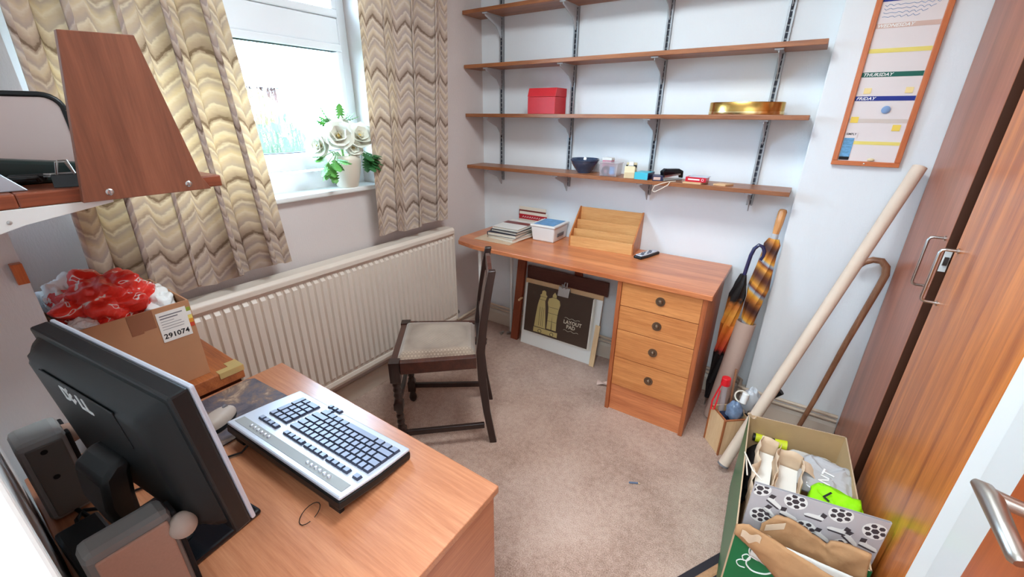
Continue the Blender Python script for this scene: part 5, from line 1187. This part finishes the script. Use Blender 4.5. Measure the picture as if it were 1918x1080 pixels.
# ------------------------------------------------------------------ umbrellas, tubes and stick in the corner
um = thing('umbrella', 'black and flame coloured umbrella with navy crook handle beside the desk', 'umbrella', (1.625, -0.16, 0), 0.0, world=False)
top = Vector((1.662, -0.15, 0.845)); bot = Vector((1.613, -0.155, 0.0))
ax = (top - bot); um.location = bot
um.rotation_euler = ax.to_track_quat('Z', 'X').to_euler()
Lu = ax.length
def folded(prof, n=24, amp=.18):
    mb = MB()
    vs = []; m = len(prof)
    for r, z in prof:
        for k in range(n):
            a = 2 * PI * k / n + z * 5
            rr_ = r * (1 + amp * (1 if k % 3 == 0 else -.4))
            vs.append((rr_ * math.cos(a), rr_ * math.sin(a), z))
    return mb.add(vs, [(i * n + k, i * n + (k + 1) % n, (i + 1) * n + (k + 1) % n, (i + 1) * n + k) for i in range(m - 1) for k in range(n)] + [tuple(range(n - 1, -1, -1)), tuple((m - 1) * n + k for k in range(n))])
obj('canopy', folded([(.010, .05), (.020, .15), (.026, .33), (.032, .5), (.030, .60), (.032, .66), (.022, .72), (.012, .765)]), 'umbrella_flame', um, smooth=True, angle=.5)
obj('shaft', MB().cyl((0, 0, 0), (0, 0, .09), .004, n=8), 'steel', um)
def rot_to_local(p): return ax.to_track_quat('Z', 'X').inverted() @ (Vector(p) - bot)
hk = [(1.660, -.152, .745), (1.664, -.151, .80), (1.669, -.150, .86), (1.677, -.148, .893), (1.692, -.145, .912), (1.709, -.142, .905), (1.719, -.140, .884), (1.719, -.139, .86), (1.713, -.139, .842)]
o = obj('crook_handle', MB().tube([rot_to_local(p) for p in hk], .0085, 12), 'navy_handle', um, smooth=True, angle=.9)
u2 = thing('umbrella', 'striped golden umbrella with straight wooden grip standing in the card tube', 'umbrella', (1.675, -0.195, 0.02), 0.0, world=False)
top = Vector((1.750, -0.095, 1.075)); bot = Vector((1.688, -0.225, 0.02)); ax = top - bot
u2.location = bot; u2.rotation_euler = ax.to_track_quat('Z', 'X').to_euler(); Lu = ax.length
obj('canopy', folded([(.008, .02), (.016, .2), (.023, .45), (.034, .62), (.040, .70), (.034, .80), (.028, .86), (.030, .905), (.020, .93)], amp=.12), 'umbrella_stripes', u2, smooth=True, angle=.5)
obj('collar', MB().lathe([(.013, .925), (.015, .935), (.013, .955)], (0, 0, 0), 16), 'bubble_plastic', u2, smooth=True)
obj('grip', MB().lathe([(.012, .945), (.0135, .955), (.017, Lu - .06), (.017, Lu - .012), (.013, Lu - .002), (.002, Lu)], (0, 0, 0), 18), 'umbrella_grip', u2, smooth=True)
tb = thing('card_tube', 'short pinkish grey card tube leaning beside the desk', 'tube', (1.645, -0.225, 0), 0.0, world=False)
top = Vector((1.716, -0.165, 0.535)); bot = Vector((1.668, -0.245, 0.0)); ax = top - bot; tb.location = bot; tb.rotation_euler = ax.to_track_quat('Z', 'X').to_euler(); Lt = ax.length
obj('wall', MB().lathe([(.043, .006), (.043, Lt), (.0405, Lt), (.0405, .006)], (0, 0, 0), 32, caps=False), 'tube_grey', tb, smooth=True, angle=.6)
obj('end_cap', MB().lathe([(.001, .0065), (.0405, .0065), (.0405, .012), (.001, .012)], (0, 0, 0), 24), 'tube_grey', tb)
TR_ = .0225
lt = thing('poster_tube', 'long cream card tube leaning across to the wardrobe edge', 'tube', (1.775, -0.60, 0), 0.0, world=False)
top = Vector((2.140, -0.140, 1.285)); bot = Vector((1.775, -0.60, 0.026)); ax = top - bot; lt.location = bot; lt.rotation_euler = ax.to_track_quat('Z', 'X').to_euler(); Lt = ax.length
obj('wall', MB().lathe([(TR_, 0), (TR_, Lt), (TR_ - .002, Lt), (TR_ - .002, 0)], (0, 0, 0), 32, caps=False), 'tube_card', lt, smooth=True, angle=.6)
obj('end_cap', MB().lathe([(.001, -.002), (TR_ + .001, -.002), (TR_ + .001, .006), (.001, .006)], (0, 0, 0), 24), 'ink_grey', lt, smooth=True)
obj('top_cap', MB().lathe([(.001, Lt - .012), (TR_ - .002, Lt - .012), (TR_ - .002, Lt - .008), (.001, Lt - .008)], (0, 0, 0), 24), 'tube_grey', lt)
obj('overlap_seam', MB().box((-.006, -TR_ - .0002, Lt * .8), (.008, -TR_ + .002, Lt * .803)), 'kraft', lt)
sk = thing('walking_stick', 'brown wooden walking stick with crook handle leaning on the wall', 'walking stick', (2.02, -0.21, 0), 0.0, world=False)
P = [(2.019, -.21, 0), (2.06, -.19, .25), (2.103, -.166, .55), (2.147, -.146, .82), (2.153, -.144, .865), (2.147, -.142, .897), (2.128, -.140, .918), (2.10, -.140, .918), (2.075, -.140, .903), (2.058, -.140, .88)]
sk.location = (2.019, -.21, 0)
obj('shaft', MB().tube([Vector(p) - Vector((2.019, -.21, 0)) for p in P], [.0095, .0105, .0118, .0132, .0138, .0138, .0135, .013, .0125, .011], 12), 'stick_wood', sk, smooth=True, angle=.9)
obj('ferrule', MB().cyl((-.0007, 0, -.0), (.005, .0025, .03), .0105, n=12), 'black_plastic', sk)

# ------------------------------------------------------------------ wooden box of oddments
wb = thing('wooden_bin', 'square plywood bin with dark edges by the long tube', 'bin', (1.7495, -0.437, 0), math.radians(39.8), world=False)
hs, hh = .058, .195
for nm, b0, b1, mt in (('panel', (-hs, -hs, 0), (hs, -hs + .006, hh), 'birch_ply'), ('panel', (-hs, hs - .006, 0), (hs, hs, hh), 'birch_ply'), ('panel', (-hs, -hs + .006, 0), (-hs + .006, hs - .006, hh), 'birch_ply'), ('panel', (hs - .006, -hs + .006, 0), (hs, hs - .006, hh), 'birch_ply')):
    obj(nm, MB().box(b0, b1), mt, wb, .0006)
for x, y in ((-1, -1), (1, -1), (-1, 1)):
    obj('edge_strip', MB().box((x * hs - .004, y * hs - .004, 0), (x * hs + .004, y * hs + .004, hh + .001)), 'box_edge', wb, .001)
obj('base', MB().box((-hs + .006, -hs + .006, 0), (hs - .006, hs - .006, .005)), 'birch_ply', wb)
obj('rim', MB().box((-hs + .004, -hs - .0008, hh - .004), (hs - .004, -hs + .0068, hh + .0008)), 'box_edge', wb)
obj('rim', MB().box((-hs - .0008, -hs + .004, hh - .004), (-hs + .0068, hs - .004, hh + .0008)), 'box_edge', wb)
def on_bin(dx, dy): return (1.7495 + dx, -0.437 + dy)
bt = thing('test_tube_bottle', 'clear tube with bright red cap and red cord in the plywood bin', 'bottle', (1.70, -0.425, 0.02))
obj('tube', MB().cyl((1.715, -.425, .02), (1.704, -.435, .325), .012, n=14), 'clear_plastic', bt, smooth=True)
obj('cap', MB().cyl((1.7045, -.4345, .325), (1.7035, -.4355, .362), .0205, .019, n=20), 'red_plastic', bt, .002, smooth=True)
obj('cord', MB().tube([(1.694, -.449, .345), (1.680, -.452, .29), (1.668, -.458, .235), (1.672, -.478, .205), (1.684, -.482, .21), (1.688, -.47, .25), (1.69, -.455, .30)], .0035, 8), 'red_plastic', bt, smooth=True)
pb = thing('plastic_pouch', 'clear bluish plastic pouch bulging out of the plywood bin', 'pouch', (1.75, -0.45, .2))
pb_ = MB().grid(lambda u, v: (1.762 + .036 * math.cos(2 * PI * u) * math.sin(PI * v) * (1 + .25 * noise.noise(Vector((u * 6, v * 5, 1)))), -.452 + .032 * math.sin(2 * PI * u) * math.sin(PI * v), .212 - .052 * math.cos(PI * v) * (1 + .3 * noise.noise(Vector((u * 5, v * 4, 2))))), 30, 18)
obj('film', pb_, 'clear_blue', pb, smooth=True, angle=.9)
rl = thing('white_roll', 'small white roll with string on top of the plywood bin', 'roll', (1.79, -.43, .27))
obj('core', MB().cyl((1.787, -.452, .27), (1.792, -.44, .318), .0145, n=18), 'white_plastic', rl, .003, smooth=True)
obj('string', MB().tube([(1.777 + .026 * math.cos(a * PI / 9), -.437 + .01 * math.sin(a * PI / 9), .292 + .024 * math.sin(a * PI / 9)) for a in range(19)], .0035, 7), 'cord_white', rl, smooth=True)
pp = thing('bubble_wrap', 'crumpled clear packing film behind the white roll', 'packing film', (1.82, -.41, .25))
obj('film', MB().grid(lambda u, v: (1.815 + .036 * math.cos(2 * PI * u) * math.sin(PI * v) * (1 + .4 * noise.noise(Vector((u * 8, v * 6, 5)))), -.398 + .030 * math.sin(2 * PI * u) * math.sin(PI * v), .262 - .062 * math.cos(PI * v) * (1 + .35 * noise.noise(Vector((u * 7, v * 5, 6))))), 34, 22), 'bubble_plastic', pp, smooth=True, angle=.9)
bs = thing('brush_handle', 'black brush handle sticking out behind the long tube', 'brush', (1.85, -.40, .2))
obj('shaft', MB().tube([(1.79, -.395, .13), (1.865, -.395, .285), (1.915, -.395, .352)], [.010, .012, .015], 10), 'black_plastic', bs, smooth=True)
obj('ferrule', MB().cyl((1.868, -.395, .290), (1.88, -.395, .306), .0145, n=12), 'steel', bs)
ds = thing('dowel', 'thin wooden dowel leaning behind the red cap', 'dowel', (1.745, -.40, .0))
obj('rod', MB().cyl((1.752, -.41, .008), (1.728, -.33, .36), .005, n=8), 'stick_wood', ds, smooth=True)
nb = thing('navy_tin', 'dark navy packet standing inside the plywood bin', 'packet', (1.735, -.43, .006))
obj('body', MB().box((-.03, -.02, 0), (.03, .02, .19)).xf(Matrix.Translation((1.742, -.455, .006)) @ Matrix.Rotation(.69, 4, 'Z')), 'book_navy', nb, .002)

# ------------------------------------------------------------------ green carton of bags
dm = thing('doormat', 'brown ribbed doormat with black edging under the green carton', 'doormat', (1.731, -1.211, 0), math.atan2(.187, .110), world=False)
obj('backing', MB().box((-.25, -.36, 0), (.30, 0, .004)), 'mat_edge', dm, .001)
for k in range(11): obj('rib', MB().prism([(-.026 - k * .031 - .026, .004), (-.026 - k * .031, .004), (-.026 - k * .031 - .005, .0075), (-.026 - k * .031 - .021, .0075)], 'x', -.235, .285), 'doormat_rib', dm)
gz0, gz = .0078, .382
GC = thing('green_carton', 'open green carton filled with bags and packets by the wardrobe', 'carton', (1.985, -.94, gz0))
BL, BR_, FR, FL = Vector((1.82, -.69, 0)), Vector((2.128, -.63, 0)), Vector((2.160, -1.2, 0)), Vector((1.852, -1.25, 0))
def wall_piece(name, a, b, z0, z1, th, mi, mo_):
    d = (b - a).normalized(); nr = Vector((-d.y, d.x, 0)) * th      # inwards to the left of a->b
    Z0, Z1 = Vector((0, 0, z0)), Vector((0, 0, z1))
    o = obj(name, MB().hexa([a + Z0, b + Z0, b + nr + Z0, a + nr + Z0], [a + Z1, b + Z1, b + nr + Z1, a + nr + Z1]), None, GC)
    for mt in (mo_, mi, 'cardboard_edge'): o.data.materials.append(M[mt])
    for p in o.data.polygons:
        dt = p.normal.dot(nr.normalized())
        p.material_index = 1 if dt > .7 else (0 if dt < -.7 else 2)
    return o
wall_piece('side', FL, FR, gz0, gz, .004, 'cardboard_in', 'green_card')
wall_piece('side', FR, BR_, gz0, gz, .004, 'cardboard_in', 'green_card')
wall_piece('side', BR_, BL, gz0, gz, .004, 'cardboard_in', 'green_card')
wall_piece('side', BL, FL, gz0, gz, .004, 'cardboard_in', 'green_card')
obj('base', MB().add([p + Vector((0, 0, gz0 + .001)) for p in (FL, FR, BR_, BL)] + [p + Vector((0, 0, gz0 + .005)) for p in (FL, FR, BR_, BL)], [(3, 2, 1, 0), (4, 5, 6, 7), (0, 1, 5, 4), (1, 2, 6, 5), (2, 3, 7, 6), (3, 0, 4, 7)]), 'cardboard_in', GC)
obj('torn_corner', MB().grid(lambda u, v: (1.815 + .03 * u, -.685 - .012 * v - .01 * u, gz + .004 * noise.noise(Vector((u * 6, v * 6, 3))) + .006 * math.sin(u * 7)), 8, 4), 'cardboard_edge', GC, solid=.003)
fd = (FR - FL).normalized(); fn_ = Vector((fd.y, -fd.x, 0))
def front(s, z): return FL + fd * s + fn_ * .0012 + Vector((0, 0, z))
def spline(pts, n=8):
    out = []
    for i in range(len(pts) - 1):
        p0, p1, p2, p3 = pts[max(i - 1, 0)], pts[i], pts[i + 1], pts[min(i + 2, len(pts) - 1)]
        for k in range(n):
            t_ = k / n
            out.append(tuple(.5 * (2 * p1[j] + (p2[j] - p0[j]) * t_ + (2 * p0[j] - 5 * p1[j] + 4 * p2[j] - p3[j]) * t_ ** 2 + (3 * p1[j] - p0[j] - 3 * p2[j] + p3[j]) * t_ ** 3) for j in range(2)))
    return out + [tuple(pts[-1])]
for pts, r in (([(.100, .330), (.085, .343), (.062, .338), (.048, .315), (.055, .29), (.08, .282), (.105, .292), (.115, .312), (.10, .322), (.075, .312), (.055, .285), (.05, .255), (.07, .235), (.10, .24), (.12, .262)], .0022),
               ([(.042, .262), (.036, .278), (.046, .29), (.056, .28), (.05, .266), (.034, .262), (.026, .25), (.034, .236), (.05, .236)], .0015)):
    obj('script_print', MB().tube([front(s, z) for s, z in spline(pts)], r, 6), 'ink_white', GC)
# gift bag with football print
gb = thing('gift_bag', 'silver gift bag printed with footballs and boots in the green carton', 'gift bag', (1.868, -1.206, .06), math.atan2(.053, .308), world=False)
gl_, gt = .300, .52 - .06
gm = MB().add([(0, 0, 0), (gl_, 0, 0), (gl_, .02, 0), (0, .02, 0), (0, -.008, gt), (gl_, -.008, gt), (gl_, -.002, gt), (0, -.002, gt)], [(0, 1, 5, 4), (1, 2, 6, 5), (2, 3, 7, 6), (3, 0, 4, 7), (3, 2, 1, 0)])
obj('body', gm, 'giftbag_silver', gb, solid=.0012)
def on_bag(s, h_): return (s, -.0085 + .008 * (-h_) / gt - .0004, gt + h_)
def hexagon(cs, ch_, r, a0=0.0, n=6): return [(cs + r * math.cos(a0 + 2 * PI * k / n), ch_ + r * math.sin(a0 + 2 * PI * k / n)) for k in range(n)]
def bag_print(name, polys, mat):
    mb = MB()
    for p in polys:
        p = [(min(max(a, .002), gl_ - .002), min(b_, -.001)) for a, b_ in p]
        mb.add([on_bag(a, b_) for a, b_ in p], [tuple(range(len(p)))])
    o = obj(name, mb, mat, gb); o['kind'] = 'stuff'
    return o
def football(s, h_, r=.027):
    ang = random.uniform(0, 1)
    o = bag_print('football_print', [hexagon(s, h_, r, n=20)], 'ink_white')
    o.location.y -= .0004
    polys = [hexagon(s, h_, r * .33, ang)]
    for k in range(6):
        a = ang + PI / 6 + k * PI / 3
        polys.append([(s + r * .64 * math.cos(a) + r * .27 * math.cos(b_ * PI / 3 + ang) * .95, h_ + r * .64 * math.sin(a) + r * .27 * math.sin(b_ * PI / 3 + ang) * .95) for b_ in range(6)])
    polys = [[(s + (x - s) * min(1, r * .95 / max(1e-6, math.hypot(x - s, y - h_))), h_ + (y - h_) * min(1, r * .95 / max(1e-6, math.hypot(x - s, y - h_)))) for x, y in p] for p in polys]
    o = bag_print('football_panels', polys, 'giftbag_ink'); o.location.y -= .0008
for s, h_ in ((.100, -.022), (.034, -.106), (.138, -.103), (.200, -.020), (.231, -.124), (.277, -.040), (.014, -.012)): football(s, h_)
def boot(s, h_, fl=1, a=0.0):
    def tr(p): return [(s + (x * math.cos(a) - z_ * math.sin(a)) * fl, h_ + x * math.sin(a) + z_ * math.cos(a)) for x, z_ in p]
    o = bag_print('boot_print', [tr([(-.022, .012), (-.014, .014), (-.006, .004), (.016, .0), (.024, -.006), (.022, -.011), (-.02, -.008)])], 'ink_white'); o.location.y -= .0004
    o = bag_print('boot_sole', [tr([(-.02, -.009), (.022, -.012), (.018, -.016), (-.018, -.014)]), tr([(-.024, .014), (-.012, .018), (-.010, .004), (-.022, .0)])], 'giftbag_ink'); o.location.y -= .0006
for s, h_, fl, a in ((.058, -.045, 1, -.5), (.150, -.048, -1, .1), (.055, -.085, 1, -.6), (.207, -.070, -1, .1), (.24, -.088, 1, -.6), (.278, -.092, 1, -.2), (.095, -.072, 1, -.2), (.18, -.108, 1, -.4), (.085, -.135, -1, .2)): boot(s, h_, fl, a)
obj('cord_handle', MB().tube([(.02, .02, gt - .01), (-.004, .04, gt + .0), (-.016, .08, gt + .004), (-.018, .12, gt - .01), (-.008, .13, gt - .04), (.0, .10, gt - .075)], .0022, 7), 'cord_white', gb, smooth=True)
# packets in the carton
def crumpled_sheet(name, up, lo, y, mat, label, cat, amp=.006, th=.004, seed=0, bend=0.0, group=None):
    """sheet stretched between an upper and a lower polyline (x, z) near the plane y"""
    def ev(pts, u):
        f_ = u * (len(pts) - 1); i = min(int(f_), len(pts) - 2); k = f_ - i
        return (pts[i][0] * (1 - k) + pts[i + 1][0] * k, pts[i][1] * (1 - k) + pts[i + 1][1] * k)
    t = thing(name, label, cat, (up[0][0], y, lo[0][1]), 0.0, group=group)
    def fn(u, v):
        a, b_ = ev(lo, u), ev(up, u)
        x = a[0] * (1 - v) + b_[0] * v; z_ = a[1] * (1 - v) + b_[1] * v
        return (x, y + bend * (v - .5) ** 2 + amp * noise.noise(Vector((x * 30 + seed, z_ * 30, seed))) + amp * .6 * noise.noise(Vector((x * 80, z_ * 80, seed))), z_)
    obj('sheet', MB().grid(fn, 36, 12), mat, t, smooth=True, angle=.7, solid=th)
    return t
ta = crumpled_sheet('kraft_bag', [(1.852, .416), (1.878, .434), (1.917, .424), (2.003, .406), (2.085, .389)], [(1.853, .383), (1.885, .369), (1.927, .334), (1.968, .30), (2.009, .265)], -1.292, 'kraft', 'crumpled brown kraft bag hanging over the front of the green carton', 'paper bag', .005, .008, 1, .05)
obj('torn_flap', MB().grid(lambda u, v: (1.866 + .045 * u, -1.302 - .004 * math.sin(6 * u), .428 - .03 * v * (1 - .5 * abs(u - .5)) + .004 * math.sin(9 * u)), 12, 4), 'kraft_pale', ta, solid=.001)
crumpled_sheet('grey_card', [(1.901, .416), (1.966, .412), (2.068, .414), (2.150, .417)], [(1.90, .33), (2.008, .30), (2.069, .28), (2.145, .26)], -1.278, 'grey_card', 'pale grey card between the brown paper bags at the carton front', 'card', .001, .003, 2)
tc_ = crumpled_sheet('kraft_bag', [(1.911, .403), (1.935, .448), (1.964, .458), (2.007, .446), (2.051, .424), (2.059, .442), (2.102, .453), (2.138, .455)], [(1.905, .33), (1.968, .33), (2.004, .33), (2.05, .33), (2.073, .33), (2.105, .33), (2.13, .33), (2.148, .33)], -1.229, 'kraft', 'rolled brown kraft bag lying along the front rim of the green carton', 'paper bag', .006, .010, 3, .03)
obj('pale_corner', MB().grid(lambda u, v: (1.918 + .04 * u, -1.239, .418 + .034 * u - .022 * v), 4, 3), 'kraft_pale', tc_, solid=.001)
def packet(name, c, sx, sy, sz, rz, tilt, mat, label, cat, amp=.006, seed=1):
    t = thing(name, label, cat, c, 0.0, world=False)
    t.rotation_euler = (tilt[0], tilt[1], rz)
    def fn(u, v):
        a = 2 * PI * u; ph = PI * v
        ex = lambda q: math.copysign(abs(q) ** .45, q)
        d = (ex(math.cos(a)) * abs(math.sin(ph)) ** .45, ex(math.sin(a)) * abs(math.sin(ph)) ** .45, -math.cos(ph))
        k = amp * noise.noise(Vector(d) * 3.2 + Vector((seed, seed, 0)))
        return (d[0] * sx / 2 + k, d[1] * sy / 2 + k, d[2] * sz / 2 + k * 1.2)
    obj('pack', MB().grid(fn, 40, 20), mat, t, smooth=True, angle=.9)
    return t
gp = packet('neon_packet', (2.080, -1.03, .375), .13, .15, .045, -.15, (.25, 0), 'neon_green', 'neon green wrapped packet lettered L in the green carton', 'packet', .008, 2)
text('lettering', 'L', .045, 'ink_black', gp, Matrix.Translation((-.034, .012, .0305)) @ Matrix.Rotation(-.5, 4, 'Z'), .0006, .0005)
obj('dark_patch', MB().box((.022, -.045, .0235), (.045, -.02, .0255)), 'leaf_green', gp)
np_ = packet('grey_packet', (2.070, -.86, .345), .15, .16, .05, -.1, (.15, 0), 'clear_wrap', 'grey film wrapped packet lettered NT in the green carton', 'packet', .008, 5)
text('lettering', 'NT', .046, 'ink_white', np_, Matrix.Translation((.012, -.05, .0275)) @ Matrix.Rotation(PI / 2 - .15, 4, 'Z'), .0005, .0004)
packet('silver_packet', (2.045, -.735, .285), .16, .09, .05, .1, (.1, 0), 'grey_card', 'flat silver grey packet at the back of the green carton', 'packet', .004, 8)
tq = thing('hand_torch', 'black and neon yellow torch lying at the back of the green carton', 'torch', (1.90, -.70, .30), .12, world=False)
obj('barrel', MB().cyl((-.05, 0, 0), (.05, 0, 0), .015, n=16), 'black_plastic', tq, smooth=True)
obj('head', MB().cyl((.022, 0, 0), (.062, 0, 0), .016, .020, n=16), 'neon_yellow', tq, smooth=True)
obj('band', MB().cyl((-.042, 0, 0), (-.012, 0, 0), .0165, n=16), 'neon_yellow', tq, smooth=True)
packet('black_bag', (1.895, -.80, .20), .11, .24, .16, .05, (0, 0), 'black_fabric', 'black fabric bag filling the left back of the green carton', 'bag', .01, 4)
def upright_bag(name, x0, x1, y0, y1, z0, z1, label, seed):
    t = thing(name, label, 'paper bag', ((x0 + x1) / 2, (y0 + y1) / 2, z0), 0.0)
    ring = [(x0, y0), (x1, y0), (x1, y1), (x0, y1)]
    def side(a, b_, sd):
        def fn(u, v):
            x = a[0] + (b_[0] - a[0]) * u; y = a[1] + (b_[1] - a[1]) * u
            z_ = z0 + (z1 - z0 + .022 * noise.noise(Vector((x * 25, y * 25, sd)))) * v
            nn = .006 * noise.noise(Vector((x * 22, y * 22, z_ * 14 + sd))) * (0.2 + v)
            return (x + nn * (b_[1] - a[1]) / .1, y - nn * (b_[0] - a[0]) / .1, z_)
        return fn
    for i in range(4):
        obj('panel', MB().grid(side(ring[i], ring[(i + 1) % 4], seed), 14, 12), 'kraft_pale', t, smooth=True, angle=.9, solid=.0012)
    obj('lining', MB().box((x0 + .006, y0 + .006, z0), (x1 - .006, y1 - .006, z1 - .06)), 'white_paper', t)
    return t
upright_bag('paper_bag', 1.872, 1.925, -1.15, -.86, .10, .425, 'narrow pale paper bag standing at the left of the green carton', 2)
upright_bag('paper_bag', 1.932, 2.0, -1.12, -.865, .10, .405, 'wider pale paper bag with white lining in the middle of the green carton', 6)
obj('envelope_flap', MB().grid(lambda u, v: (2.0 + .05 * u, -.90 + .055 * v, .375 - .012 * u + .004 * math.sin(5 * u)), 8, 6), 'kraft_pale', None, solid=.001, label='pale paper flap poking over the grey packet in the carton', cat='paper')

# ------------------------------------------------------------------ small bits on the floor
for i, (x, y, lb) in enumerate([(0.16, -0.30, 'small steel fitting on the carpet nearest the radiator'), (0.285, -0.115, 'small steel fitting on the carpet close to the easel foot'), (0.245, -0.14, 'tiny steel fitting between the other two on the carpet')]):
    t = thing('metal_fitting', lb, 'fitting', (x, y, 0), i * .9, world=False, group='loose metal fittings on the carpet')
    obj('body', MB().cyl((-.014, 0, .009), (.014, 0, .009), .008, n=10).tube([(0, 0, .009), (.004, .012, .014), (.0, .02, .006)], .004, 7), 'steel', t, smooth=True)
    obj('nut', MB().prism(hexagon(0.0, .010, .010), 'x', .014, .021), 'steel', t)
bl = thing('shoe_brush', 'dark brown object on the floor beside the radiator valve', 'brush', (.20, -.34, 0), .4, world=False)
obj('block', MB().box((-.05, -.02, .02), (.05, .02, .045)), 'dark_oak_rail', bl, .008)
obj('bristles', MB().box((-.045, -.017, 0), (.045, .017, .021)), 'mat_edge', bl)
pn = thing('pencil_stub', 'short blue-grey pencil stub lying on the open carpet', 'pencil', (1.478, -.90, .004), .5, world=False)
obj('barrel', MB().cyl((-.02, 0, 0), (.018, 0, 0), .0038, n=6), 'pencil_blue', pn)
obj('tip', MB().cyl((.018, 0, 0), (.027, 0, 0), .0036, .0006, n=6), 'birch_ply', pn)
tp_ = thing('paper_scrap', 'pink and white scrap of paper beside the desk pedestal', 'paper', (1.09, -.30, .002), .3, world=False)
obj('sheet', MB().grid(lambda u, v: (-.04 + .08 * u, -.02 + .04 * v, .001 + .014 * abs(math.sin(3 * u + 2 * v))), 8, 5), 'bar_pink', tp_, solid=.001)
